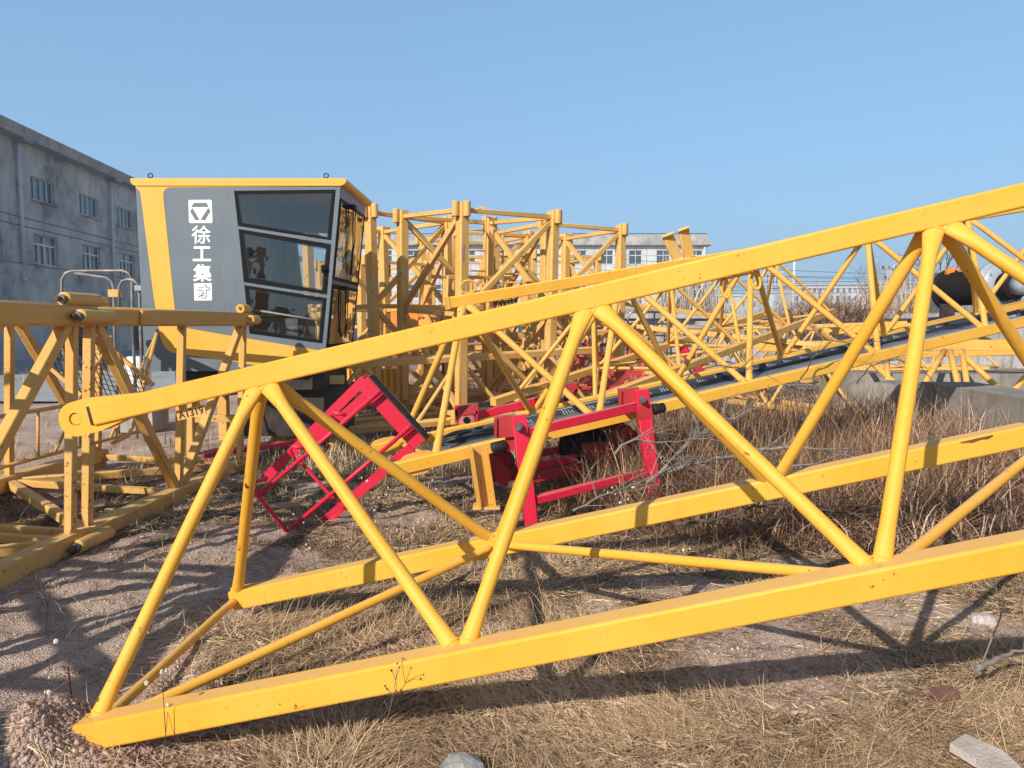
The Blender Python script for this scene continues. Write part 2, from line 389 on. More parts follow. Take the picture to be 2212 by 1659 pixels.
# ------------------------------------------------------------ jib sections (triangular lattice booms)
def t_at_x(P0, u, x):
    """distance along a chord at which it appears at photo column x (used once, to measure node spacing)"""
    k = (x-CX)/F_; A = P0.y*math.cos(TH)-(P0.z-CAMZ)*math.sin(TH); B = u.y*math.cos(TH)-u.z*math.sin(TH)
    return (k*A-P0.x)/(u.x-k*B)
def jib(name, label, T0, L, a, b, Tx, Nx, Fx, mat, textent, nextent, fextent, size=.09, r=.026, chordmat=None, weld=False, lowk=1.):
    T0 = Vector(T0); L = Vector(L); a = Vector(a); b = Vector(b); u = L.normalized(); l = L.length
    root = thing(name, label, 'crane section', (T0.x, T0.y, 0.), 'yellow triangular lattice jib sections')
    up = (-(a+b)/2); up = (up-u*up.dot(u)).normalized()
    side = u.cross(up).normalized()
    cm = chordmat or mat
    P = {}
    for key, off, xs in (('T', Vector((0, 0, 0)), Tx), ('N', a, Nx), ('F', b, Fx)):
        for k, x in xs.items():
            P0 = T0+off; P[key, k] = P0+u*(t_at_x(P0, u, x) if x is not None else k*l)
    def nodes(key): return [k for q, k in P if q == key]
    for key, off, ext in (('T', Vector((0, 0, 0)), textent), ('N', a, nextent), ('F', b, fextent)):
        m = MB(); m.beam(T0+off+u*ext[0], T0+off+u*ext[1], size*(lowk if key != 'T' else 1), up=up); c = m.build('chord', cm, root)
    def br(p, q, rr, fa, fb):
        d = (q-p).normalized(); m = MB()
        m.tube(p+d*size*.42, q-d*size*.42, rr, axis=u, fa=fa, fb=fb); bt = m.build('brace_tube', mat, root)
        if weld:
            for e_, dd, fl in ((p, d, fa), (q, -d, fb)):
                c_ = e_+dd*(size*.5/max(.35, abs(d.dot(up)))+.004) if True else e_
                ax_ = (u-d*u.dot(d)).normalized(); ay_ = d.cross(ax_); ww = MB()
                ww.pipe([c_+ax_*(rr*(1+.68*fl)*math.cos(t))+ay_*(rr*(1-.4*fl)*math.sin(t)) - dd*(ax_*(rr*math.cos(t))).dot(up)*0 for t in [2*math.pi*k/20 for k in range(20)]], .0042, 6, closed=True, radii=[.0035+.0016*random.random() for k in range(20)]); ww.build('weld_bead', mat, bt)
    for k in nodes('T'):
        for key in 'NF':
            for kk in (k, k+1):
                if (key, kk) in P: br(P['T', k], P[key, kk], r, .9, .3)
    return root, P, u, up, side
A_T = Vector((-1.02, 3.0957, CAMZ-.2082)); A_L = Vector((1.3105, -.1018, .3076))
A_a = Vector((-.4481, -.5625, -1.2061)); A_b = Vector((-.3673, .6463, -1.175))
A, AP, Au, Aup, Aside = jib('jib_section', 'large bright yellow jib section crossing the whole foreground, left end dug into dirt',
    A_T, A_L, A_a, A_b, {0: 565, 1: 1272, 2: 2021, 3: None, 4: None}, {0: 197, 1: 998, 2: 1900, 3: None, 4: None, 5: None}, {0: 512, 1: 1075, 2: 1668, 3: None, 4: None, 5: None},
    YEL, (t_at_x(A_T, A_L.normalized(), 212), 6.2), (-.10, 6.6), (-.02, 6.6), weld=True, lowk=1.1)
def lace(root, P, seq, r, mat, u, size=.09):
    for p, q in seq:
        if p in P and q in P:
            a, b = P[p], P[q]; d = (b-a).normalized(); m = MB(); m.tube(a+d*size*.5, b-d*size*.5, r, axis=u, fa=.4, fb=.4); m.build('brace_tube', mat, root)
lace(A, AP, [(('N', 0), ('F', 0)), (('N', 0), ('F', 1)), (('F', 1), ('N', 2)), (('N', 2), ('F', 3)), (('F', 3), ('N', 4))], .020, YEL, Au)
# left pin lug of the top chord
def lug(root, c, u, up, side, thick, mat, r=.072, flip=1, tail=.42, height_=.062):
    pts = []; c = Vector(c)
    for k in range(13):
        t = R(90+15*k); pts.append(c+u*math.cos(t)*r*flip+up*math.sin(t)*r)
    pts += [c+u*.10*flip-up*(r*.98), c+u*tail*.62*flip-up*height_*.78, c+u*tail*flip-up*height_*.6, c+u*tail*flip+up*height_*.6, c+u*.14*flip+up*(height_*1.25), c+u*.06*flip+up*(r*1.05)]
    hole = [c+u*math.cos(R(18*k))*.0275+up*math.sin(R(18*k))*.0275 for k in range(20)]
    m = MB(); m.holed([p-side*thick/2 for p in pts], [[p-side*thick/2 for p in hole]], side*thick); return m.build('pin_lug', mat, root)
cl = A_T+Au*(t_at_x(A_T, Au, 173))
lug(A, cl, Au, Aup, Aside, .066, YEL, height_=.052, tail=.40)
m = MB(); m.lathe([(.0225, -.027), (.0225, .027)], cl, Aside, 24); m.build('pin_boss', YEL, A)
m = MB(); m.beam(cl+Au*.066, cl+Au*.078, .082, .078, up=Aup, r=.002); m.build('end_plate_or_slot', DARKM, A)  # dark plate set proud; its colour paints the shaded slot at the chord end
rp0 = A_T+A_b; fr_ = -Aside if Aside.y > 0 else Aside
rc = rp0+Au*t_at_x(rp0, Au, 2100); ptsr = []
outl = [(-.07, .043), (.072, .045), (.074, .039), (.05, .030), (.02, .034), (-.02, .028), (-.05, .034), (-.072, .037)]
m = MB(); m.prism([rc+Au*a_+Aup*(b_-.003)+fr_*.0505 for a_, b_ in outl], fr_*.0012); m.build('rust_patch', RUST, A)
# stamped number plate hanging under the top chord
def text_mesh(body, thick=0, ext=0., shear=0):
    cu = bpy.data.curves.new('t', 'FONT'); cu.body = body; cu.size = 1; cu.offset = thick; cu.extrude = ext; cu.resolution_u = 3
    o = bpy.data.objects.new('t', cu); COL.objects.link(o); dg = bpy.context.evaluated_depsgraph_get(); dg.update()
    me = bpy.data.meshes.new_from_object(o.evaluated_get(dg)); vs = [v.co.copy() for v in me.vertices]; fs = [list(p.vertices) for p in me.polygons]
    bpy.data.objects.remove(o); bpy.data.curves.remove(cu); bpy.data.meshes.remove(me)
    x0 = min(v.x for v in vs); x1 = max(v.x for v in vs); y0 = min(v.y for v in vs); y1 = max(v.y for v in vs)
    return vs, fs, (x0, x1, y0, y1)
def number_plate(root, c, u, up, side, w, h, body):
    nrm = side if side.y < 0 else -side
    m = MB(); m.beam(c-u*w/2, c+u*w/2, .006, h, up=up, r=0); pl = m.build('number_plate', RUST if body == 'A1315' else YELB, root)
    vs, fs, (x0, x1, y0, y1) = text_mesh(body, .0, .02)
    m = MB(); sx = w*.86/(x1-x0); sy = h*.72/(y1-y0)
    m.add([c+u*((v.x-(x0+x1)/2)*sx)+up*((v.y-(y0+y1)/2)*sy)+nrm*(.004+v.z*.1) for v in vs], fs); m.build('lettering', DARKM if body != 'A1315' else YELB, pl)
    # bracket to chord
    m = MB(); m.beam(c-u*w*.3+up*h*.5, c-u*w*.3+up*(h*.5+.03), .012, .012, up=u, r=0); m.beam(c+u*w*.3+up*h*.5, c+u*w*.3+up*(h*.5+.03), .012, .012, up=u, r=0); m.build('plate_bracket', YELB, root)
cpl = A_T+Au*t_at_x(A_T, Au, 402)-Aup*.082
number_plate(A, cpl, Au, Aup, Aside, .125, .042, 'A1319')

B_T = Vector((-.3477, 6.0522, CAMZ+.1926)); B_L = Vector((1.25277, .44939, .22512)); B_a = Vector((-.2244, -.7694, -1.1502)); B_b = Vector((-.6327, .3629, -1.2184))
B, BP, Bu, Bup, Bside = jib('jib_section', 'second yellow jib section with grey tread walkway and cables, behind the foreground one',
    B_T, B_L, B_a, B_b, {0: 1001, 1: 1340, 2: 1622, 3: 1873, 4: 2090, 5: None}, {0: 940, 1: 1292, 2: 1618, 3: 1897, 4: 2130, 5: None, 6: None},
    {0: 866, 1: 1150, 2: 1458, 3: 1690, 4: 1910, 5: None, 6: None}, YEL2, (-.16, 8.2), (-.26, 8.2), (-.2, 8.2), chordmat=YEL)
lace(B, BP, [(('N', 0), ('F', 1)), (('F', 1), ('N', 2)), (('N', 2), ('F', 3)), (('F', 3), ('N', 4)), (('N', 4), ('F', 5)), (('N', 0), ('F', 0)), (('N', 4), ('F', 4))], .021, YEL2, Bu)
for off, x in ((B_a, 887), (B_b, 820)):
    P0 = B_T+off; c = P0+Bu*t_at_x(P0, Bu, x); lug(B, c, Bu, Bup, Bside, .05, YEL2, r=.075, tail=.2, height_=.06)
    m = MB(); m.lathe([(.036, -.03), (.03, -.03), (.03, .03), (.036, .03)], c, Bside, 20); m.build('pin_bush', RUST, B)
m = MB(); pts = [B_T+Bu*(.02+.13*math.cos(t)*.5)+Bup*(.045+.055+.05*math.sin(t)) for t in [2*math.pi*k/20 for k in range(20)]]
m.pipe(pts, .010, 8, closed=True); m.build('lifting_eye', YEL2, B)
cpl = B_T+Bu*t_at_x(B_T, Bu, 1088)-Bup*.085
number_plate(B, cpl, Bu, Bup, Bside, .2, .065, 'A1315')
# closing end plate on top chord
m = MB(); m.beam(B_T-Bu*.185, B_T-Bu*.165, .10, .10, up=Bup, r=.004); m.build('end_plate_or_slot', YEL2, B)
# cable hoops on a strap under the foreground top chord
c = A_T+Au*t_at_x(A_T, Au, 1590)-Aup*.050; fs_ = -Aside if Aside.y > 0 else Aside
m = MB(); m.beam(c-Au*.055, c+Au*.05, .03, .008, up=Aup, r=0); strap = m.build('hoop_strap', YEL, A)
for sg, ln in ((-1, .058), (1, .05)):
    cc_ = c+Au*sg*.047-Aup*.035
    m = MB(); m.pipe([cc_+Au*(.016*math.cos(t)+sg*.012)-Aup*(ln*.62*math.sin(t)) for t in [2*math.pi*i/22 for i in range(22)]], .0055, 8, closed=True); m.build('cable_hoop', YEL, strap)
# uprights on the top chord
for x0, x1, hh, ln in ((1460, 1468, .20, -.25), (1484, 1482, .23, -.06)):
    c = B_T+Bu*t_at_x(B_T, Bu, x0+6); m = MB(); m.beam(c+Bup*.05, c+Bup*(.05+hh)+Bu*ln*.25, .03, .10, up=Bu, r=.004)
    m.beam(c+Bup*(.05+hh)+Bu*ln*.25, c+Bup*(.07+hh)+Bu*(ln*.25-.03)+Bside*.05, .02, .10, up=Bu, r=.002); m.build('sheave_bracket', YELB, B)
# support foot under near chord
p0 = U(1032, 964, 5.18); p1 = U(1051, 1092, 5.25)
m = MB(); d = (p1-p0)
m.beam(p0, p1, .012, .11, up=(1, .3, 0), r=0); m.beam(p0+Vector((.05, .03, 0)), p1+Vector((.05, .03, 0)), .10, .012, up=(1, .3, 0), r=0); m.beam(p0-Vector((.05, .03, 0)), p1-Vector((.05, .03, 0)), .10, .012, up=(1, .3, 0), r=0)
leg = m.build('support_leg', YEL2, B)
m = MB(); m.box(p1+Vector((0, .02, -.008)), .19, .15, .016); m.build('foot_plate', YEL2, leg)
# tread plate walkway, kick strip, cable duct
Nl = B_T+B_a; Fl = B_T+B_b; W_ = (Fl-Nl); Wd = W_.normalized()
def tread(name):
    m_, nt, b = newmat(name); v = coords(nt)
    vo = N(nt, 'ShaderNodeTexVoronoi', Scale=26.); vo.inputs['Randomness'].default_value = .15; nt.links.new(v, vo.inputs['Vector'])
    h = ramp(nt, vo.outputs['Distance'], [(.15, (1, 1, 1)), (.3, (0, 0, 0))])
    nt.links.new(mixc(nt, h, (.27, .29, .31), (.55, .57, .6)), b.inputs['Base Color']); b.inputs['Metallic'].default_value = .5; b.inputs['Roughness'].default_value = .35
    bump(nt, b, h, .8, .006); return m_
TREAD = tread('grey_tread_plate')
q0, q1 = .05, 6.1
m = MB(); n_ = Nl+Wd*.05+Bup*.03; f_ = Nl+Wd*.50+Bup*.03
m.prism([n_+Bu*q0, n_+Bu*q1, f_+Bu*q1, f_+Bu*q0], Bup*-.006); m.build('walkway', TREAD, B)
m = MB(); e_ = Nl+Wd*.50+Bup*.06; m.beam(e_+Bu*(q0+.42), e_+Bu*q1, .05, .07, up=Bup, r=.012)
kd = m.build('cable_duct', plain('dark_duct', (.06, .065, .07), .35, var=.2), B)
m = MB(); k = 0; t = q0+.46
while t < 5.4:
    for j in range(4):
        c = e_+Bu*(t+j*.028)-Wd*.0265+Bup*(.0-j*.0)
        m.beam(c-Bup*.022+Bu*.012, c+Bup*(.022-.007*j)-Bu*.012, .003, .008, up=Bup.cross(Bu), r=0)
    t += .185
m.build('painted_glint', WHT, kd)  # white hatching painted in for highlights on the diamond plate
m = MB(); m.pipe([Nl+Wd*(.42+.03*math.sin(t*2.1))+Bup*(.05+.01*math.sin(t*5))+Bu*t for t in np.linspace(1.6, 6.4, 60)], .014, 8)
m.pipe([Nl+Wd*(.38+.04*math.sin(t*1.7+1))+Bup*(.05+.01*math.sin(t*4))+Bu*t for t in np.linspace(2.4, 6.4, 50)], .009, 8); m.build('power_cable', RUB, B)
# C jib
s_ = 1.29
def sc(v): return Vector(v)*s_
C_T = sc((.76588-0, 7.21413, .24837)); C_T.z += CAMZ
C, CP, Cu, Cup, Cside = jib('jib_section', 'third thinner yellow jib section in the distance, tilted against the concrete retaining wall',
    C_T, sc((.90824, .97790, .20268)), sc((-.03854, -.72361, -.89722)), sc((-.7308, -.07612, -.91383)),
    {0: None, 1: 1449, 2: 1569, 3: 1674}, {0: 1286, 1: 1468, 2: 1598, 3: 1706, 4: None}, {0: None, 1: 1291, 2: 1443, 3: 1556, 4: 1651}, YEL2, (-.3, 6.3), (-.2, 7.1), (-.4, 7.2), size=.095)
lace(C, CP, [(('N', 1), ('F', 1)), (('N', 0), ('F', 1)), (('F', 1), ('N', 2)), (('F', 2), ('N', 2)), (('N', 2), ('F', 3)), (('F', 3), ('N', 4)), (('F', 4), ('N', 3)), (('F', 3), ('N', 3))], .022, YEL2, Cu, .095)

# ------------------------------------------------------------ mast sections
MW, ML = 1.52, 2.83
def mast_proto(name, label, mat, ladder=False):
    root = thing(name, label, 'mast section', (0, 0, 0), 'yellow square mast sections')
    hw = MW/2; cs = [(-hw, -hw), (hw, -hw), (hw, hw), (-hw, hw)]
    for x, y in cs:
        m = MB(); m.beam((x, y, 0), (x, y, ML), .135, up=(0, 1, 0), r=.02); m.build('corner_post', mat, root)
        for z0, z1 in ((.0, .19), (ML-.19, ML)):
            e = .012 if z1 == ML else -.012
            for ox, oy in ((math.copysign(.105, x), 0), (0, math.copysign(.105, y))):
                m = MB(); z0_, z1_ = (z0+e, z1+e)
                m.lathe([(.022, z0_+.01), (.046, z0_), (.047, z0_+.01), (.047, z1_-.01), (.046, z1_), (.022, z1_), (.022, z1_-.06)], (x+ox, y+oy-0*math.copysign(.01, y), 0), n=16)
                m.build('bolt_sleeve', mat, root)
    for z in (.09, ML/2, ML-.09):
        for i in range(4):
            a, b = cs[i], cs[(i+1) % 4]; d = Vector((b[0]-a[0], b[1]-a[1], 0)).normalized()
            m = MB(); m.beam(Vector((*a, z))+d*.068, Vector((*b, z))-d*.068, .06, up=(0, 0, 1), r=.008); m.build('cross_rail', mat, root)
    for i in range(4):
        a, b = cs[i], cs[(i+1) % 4]; d = Vector((b[0]-a[0], b[1]-a[1], 0)).normalized()
        for (pa, za), (pb, zb) in (((b, .16), (a, ML/2-.06)), ((a, ML/2+.06), (b, ML-.16))):
            s1 = 1 if pa == a else -1
            m = MB(); m.beam(Vector((*pa, za))+d*.06*s1, Vector((*pb, zb))-d*.06*s1, .072, up=d.cross(Vector((0, 0, 1))), r=.01); m.build('diagonal_brace', mat, root)
    for sgn in (1,):
        m = MB(); m.beam((hw+.085, hw*1-.0, ML-.85), (hw+.085, hw, ML-.60), .02, .11, up=(0, 1, 0), r=.004); m.box((hw+.085, hw-.03, ML-.72), .02, .05, .14); m.build('climbing_lug', mat, root)
    if ladder:
        lx, ly = 0.35, hw-.25
        for xx in (lx-.17, lx+.17):
            m = MB(); m.pipe([(xx, ly, .1), (xx, ly, ML+.02), (xx-.0, ly+.04, ML+.10), (xx, ly+.15, ML+.13), (xx, ly+.22, ML+.05)], .016, 8); m.build('ladder_rail', mat, root)
        for k in range(9):
            m = MB(); m.tube((lx-.17, ly, .2+.3*k), (lx+.17, ly, .2+.3*k), .011, 8); m.build('ladder_rung', mat, root)
        m = MB(); m.beam((-.55, -.1, 1.9), (.6, -.1, 1.9), .05, r=.006); m.beam((-.55, .3, 1.9), (.6, .3, 1.9), .05, r=.006)
        for k in range(4): m.beam((-.45+.3*k, -.1, 1.0), (-.45+.3*k, -.1, 1.9), .035, r=.004)
        m.build('platform_rail', mat, root)
    return root
def rotm(yaw, tx, ty):
    return Matrix.Rotation(tx, 4, 'X') @ Matrix.Rotation(ty, 4, 'Y') @ Matrix.Rotation(yaw, 4, 'Z')
m1 = mast_proto('mast_section', 'tallest upright mast section beside the cab, pink mark on its nearest post', YELB, ladder=True)
def place(o, M): o.matrix_world = M; o.location = M.to_translation()
def put_upright(o, x, y, ztop, yaw, tx=0, ty=0, s=1.):
    M = Matrix.Translation((x, y, ztop-ML*s/1.)) @ rotm(yaw, tx, ty) @ Matrix.Diagonal((1, 1, s, 1)); o.matrix_world = M
M1M = Matrix.Translation((-.516, 10.889, 1.521)) @ rotm(.659, .055, .016) @ Matrix.Translation((0, 0, 1.521-ML))
m1.matrix_world = M1M
m = MB(); m.v = []; hw = MW/2
m = MB(); pp = [Vector((-hw-.03+.0*k, -hw-.0685, ML-.62))+Vector((.022*math.cos(t), 0, .11*math.sin(t)))*(1+.15*math.sin(3*t)) for k, t in enumerate([2*math.pi*i/18 for i in range(18)])]
m.prism(pp, (0, -.002, 0)); mk = m.build('paint_mark', plain('pink_mark', (.50, .26, .28), .8, var=.25, scale=20), None); mk.parent = m1
g1 = mast_proto('mast_section', 'weathered mast section lying on its side at far left, next to the control cab', YELB)
GM = Matrix.Translation((-3.621, 6.539, .784)) @ rotm(-.043, 0, .054)
# local z (length) -> box v axis ; local x -> u ; local y -> -w
Q = Matrix(((1, 0, 0, 0), (0, 0, 1, 0), (0, -1, 0, 0), (0, 0, 0, 1))) @ Matrix.Rotation(math.pi, 4, 'X')
g1.matrix_world = GM @ Q @ Matrix.Translation((0, 0, -ML/2))
g2 = copy_tree(g1); tag(g2, 'weathered mast section lying at the left frame edge, bolted to the one behind it')
g2.matrix_world = GM @ Matrix.Translation((0, -ML-.01, 0)) @ Q @ Matrix.Translation((0, 0, -ML/2))
g3 = copy_tree(g1); tag(g3, 'weathered mast section lying nearest the camera, continuing the row at the left edge')
g3.matrix_world = GM @ Matrix.Translation((0, -2*ML-.02, 0)) @ Q @ Matrix.Translation((0, 0, -ML/2))
g4 = copy_tree(m1); tag(g4, 'upright mast section standing left of the lying row, beyond the left frame edge')
g4.matrix_world = Matrix.Translation((-5.6, 3.4, 0)) @ rotm(.3, 0, 0)
# joint bolts as parts of the near section
def bolt(root, c, ax):
    ax = Vector(ax); m = MB(); m.lathe([(.030, 0), (.030, .035)], c, ax, 6); b = m.build('bolt_nut', STEEL, None); b.parent = root
    m = MB(); m.lathe([(.017, .035), (.017, .075), (.012, .08)], Vector(c), ax, 12); s = m.build('bolt_shank', RUST, None); s.parent = b
for x, y in ((hw, hw), (hw, -hw), (-hw, -hw), (-hw, hw)):
    for ox, oy in ((math.copysign(.105, x), 0), (0, math.copysign(.105, y))):
        bolt(g2, (x+ox, y+oy, .18), (0, 0, 1))
# ladder inside the lying sections
for g in (g2, g1):
    for yy in (-.02, -.40):
        m = MB(); m.pipe([(-.1, yy, .15), (-.1, yy, ML-.2)], .016, 8); o = m.build('ladder_rail', YELB, None); o.parent = g
    for k in range(5):
        m = MB(); m.tube((-.1, -.02, .35+.55*k), (-.1, -.40, .35+.55*k), .012, 8); o = m.build('ladder_rung', YELB, None); o.parent = g
    for k in range(3):
        m = MB(); m.tube((-.1, .55, .2+.8*k), (-.1, -.40, 1.0+.8*k), .013, 8); o = m.build('ladder_stay', YELB, None); o.parent = g
m = MB(); m.pipe([(.1, .62, .55), (.1, .2, .75), (.1, -.25, .95), (.1, -.35, 1.05), (.1, -.38, 1.3)], .018, 8); o = m.build('ladder_stay', YELB, None); o.parent = g1
# expanded metal guard on far end of g1
m = MB(); gc = Vector((-.25, .20, .95)); e1 = Vector((.66, -.52, 0)).normalized(); e2 = Vector((.52, .66, 0)).normalized(); ga, gb_ = .42, .26
for k in range(-24, 25):
    for sg in (1, -1):
        seg = [gc+e1*a_+e2*(k*.05+sg*a_*.55) for a_ in np.linspace(-ga, ga, 25) if abs(k*.05+sg*a_*.55) <= gb_]
        if len(seg) > 1: m.beam(seg[0], seg[-1], .004, .009, up=(0, 0, 1), r=0)
gf = MB()
for sg in (1, -1):
    gf.beam(gc-e1*ga*1.1+e2*gb_*sg, gc+e1*ga*1.1+e2*gb_*sg, .035, up=(0, 0, 1), r=0)
o = gf.build('guard_frame', YELB, None); o.parent = g1
o = m.build('mesh_guard', DARKM, None); o.parent = g1
o.matrix_parent_inverse = Matrix.Identity(4)
def upr(label, x, y, ztop, yaw, s=1., tx=0, ty=0, src=None):
    c = copy_tree(src or m1); c['label'] = label
    c.matrix_world = Matrix.Translation((x, y, ztop-ML*s)) @ rotm(yaw, tx, ty) @ Matrix.Diagonal((1, 1, s, 1)); return c
gp = mast_proto('mast_section', 'upright mast section just right of the cab front, leaning slightly', YELB)
gp.matrix_world = Matrix.Translation((-2.2+.15, 11.95, .28)) @ rotm(.87, -.01, -.02)
upr('upright mast section right of the tallest one, in front of the white tiled building', .75, 12.95, 3.09, .57, src=gp)
upr('upright mast section behind the tallest one, seen between its posts', -.75, 14.9, 3.2, .5, src=gp)
upr('shorter upright mast section behind the cab front, half hidden', -2.75, 15.2, 2.7, .75, s=.92, src=gp)
upr('half hidden mast section far behind the cab, left of the rear stack', -1.3, 18.6, 3.1, .25, src=gp)
upr('dark rearmost mast section at the foot of the white building', .9, 17.2, 3.0, .35, src=gp)

# ------------------------------------------------------------ operator cab
CYp = 8.5; CBk = 9.95
cabx = U(313, 802, CYp)
cab = thing('control_cab', 'grey and yellow tower crane operator cab with white lettering and tinted windows', 'crane cab', (cabx.x, CYp, cabx.z))
def sp(pts, dy=0.): return [U(x, y, CYp+dy) if dy == 0 else (U(x, y, CYp)+Vector((0, dy, 0))) for x, y in pts]
z3 = lambda L: [(276.5+.25*x, 359.5+.25*y) for x, y in L]
z2 = lambda L: [(.25*x, 581+.25*y) for x, y in L]
def rnd(pts, r=6, n=4):
    out = []; m_ = len(pts)
    for i in range(m_):
        p = Vector(pts[i]); a = Vector(pts[i-1]); b = Vector(pts[(i+1) % m_])
        ra = min(r, (a-p).length*.45); rb = min(r, (b-p).length*.45); A_ = p+(a-p).normalized()*ra; B_ = p+(b-p).normalized()*rb
        for k in range(n+1):
            t = k/n; q_ = A_*(1-t)**2+p*2*t*(1-t)+B_*t*t; out.append((q_.x, q_.y))
    return out
outer = [(293, 396), (736, 394), (703, 757), (636, 802), (313, 802)]
W1 = z3([(915, 210), (1795, 200), (1755, 640), (950, 515)]); W2 = z3([(955, 540), (1755, 670), (1720, 1110), (1000, 1000)]); W3 = z3([(1005, 1025), (1718, 1135), (1680, 1530), (1050, 1445)])
m = MB(); m.holed(sp(outer), [sp(W1), sp(W2), sp(W3)], (0, .035, 0)); m.build('side_panel', GREY, cab)
def mirror(pts, dy): return [U(x, y, CYp)+Vector((0, dy, 0)) for x, y in pts]
D_ = CBk-CYp
m = MB(); ob = mirror(outer, D_); hb = [mirror([(560, 470), (724, 470), (709, 636), (580, 636)], D_), mirror([(590, 650), (706, 650), (697, 750), (602, 750)], D_)]
m.holed(ob, hb, (0, -.035, 0)); m.build('side_panel', GREY, cab)
# back wall, floor, front posts
def quad(a, b, off=.03):
    p = [U(*a, CYp)+Vector((0, .036, 0)), U(*b, CYp)+Vector((0, .036, 0)), U(*b, CYp)+Vector((0, D_-.036, 0)), U(*a, CYp)+Vector((0, D_-.036, 0))]; return p
m = MB(); m.prism(quad((295, 398), (315, 800)), (.03, 0, 0)); m.build('rear_panel', GREY, cab)
m = MB(); m.prism(quad((316, 800), (635, 800)), (0, 0, .03)); m.prism(quad((637, 800), (703, 755)), (0, 0, .03)); m.build('floor_panel', DARKM, cab)
m = MB(); m.prism(quad((505, 402), (512, 798)), (.02, 0, 0)); m.build('inner_bulkhead', INT, cab)
# yellow livery sheets
top = [(293.2, 400), (735, 398), (733.4, 401.5), (733, 403), (366, 405), (358, 408), (353, 417), (353, 424), (365, 545), (380, 690), (384, 700), (391, 706.5), (490, 724), (539, 732), (700, 758.6), (640, 801), (553, 789), (515, 782), (390, 765), (370, 761.5), (358, 752), (350, 738), (346, 725), (332, 640), (304, 420), (301, 411), (297, 408), (293.5, 407)]
m = MB(); m.prism([p+Vector((0, -.003, 0)) for p in sp(top)], (0, .0025, 0)); m.build('yellow_livery', CABY, cab)
# roof
rf = thing
m = MB(); hN = U(281, 387, CYp-.06); hN2 = U(748, 385.5, CYp-.06)
prof = [(0, 0), (-.0, -.05), (.03, -.085), (.08, -.09), (.08, 0)]
zt = U(300, 387, CYp-.015).z; xl = U(281, 387, CYp-.015).x; xr = U(748, 386, CYp-.015).x
rp = [(xl, -.0), (xl+.005, -.035), (xl+.03, -.062), (xl+.07, -.07), (xr-.06, -.07), (xr-.025, -.055), (xr-.004, -.03), (xr, 0), (xr-.01, .01), (xl+.01, .01)]
m.prism([Vector((x, CYp-.015, zt+z)) for x, z in rp], (0, D_+.08, 0)); roof = m.build('roof', CABY, cab)
for x, y, dy in ((316, 386, .1), (700, 385, .1), (316, 386, D_-.1), (700, 385, D_-.1)):
    c = U(x, y, CYp)+Vector((0, dy, 0)); c.z = zt+.01
    m = MB(); m.lathe([(.02, 0), (.02, .012), (.009, .014), (.009, .03)], c, n=12)
    m.pipe([c+Vector((.025*math.cos(t), 0, .05+.025*math.sin(t))) for t in [2*math.pi*k/16 for k in range(16)]], .007, 8, closed=True); m.build('lifting_eye', DARKM, roof)
# windows
def inset(p, k):
    c = (sum(a for a, b in p)/4, sum(b for a, b in p)/4); out = []
    for a, b in p:
        d = Vector((c[0]-a, c[1]-b)); out.append((a+math.copysign(k, d.x), b+math.copysign(k, d.y)))
    return out
for wd, k in ((W1, 7), (W2, 10), (W3, 8)):
    m = MB(); wi = inset(wd, k); m.holed([p+Vector((0, -.006, 0)) for p in sp(inset(wd, .6))], [[p+Vector((0, -.006, 0)) for p in sp(wi)]], (0, .03, 0)); fr = m.build('window_frame', BLK, cab)
    m = MB(); m.add([p+Vector((0, .008, 0)) for p in sp(inset(wd, k-.8))], [[0, 1, 2, 3]]); m.build('glass_pane', GLS, fr)
    m = MB(); wj = inset(wd, k+2.2); m.holed([p+Vector((0, -.001, 0)) for p in sp(inset(wd, k+1))], [[p+Vector((0, -.001, 0)) for p in sp(wj)]], (0, .004, 0)); m.build('window_seal', RUB, fr)
# handle and latches
for x, y in ((535, 499), (1690-0, 0)):
    pass
for x, y in ((540, 544), (699, 573+8)):
    c = U(x, y, CYp)+Vector((0, -.03, 0)); m = MB(); m.box(c, .03, .03, .09); m.box(c+Vector((.02, 0, 0)), .04, .02, .03); m.build('window_latch', BLK, cab)
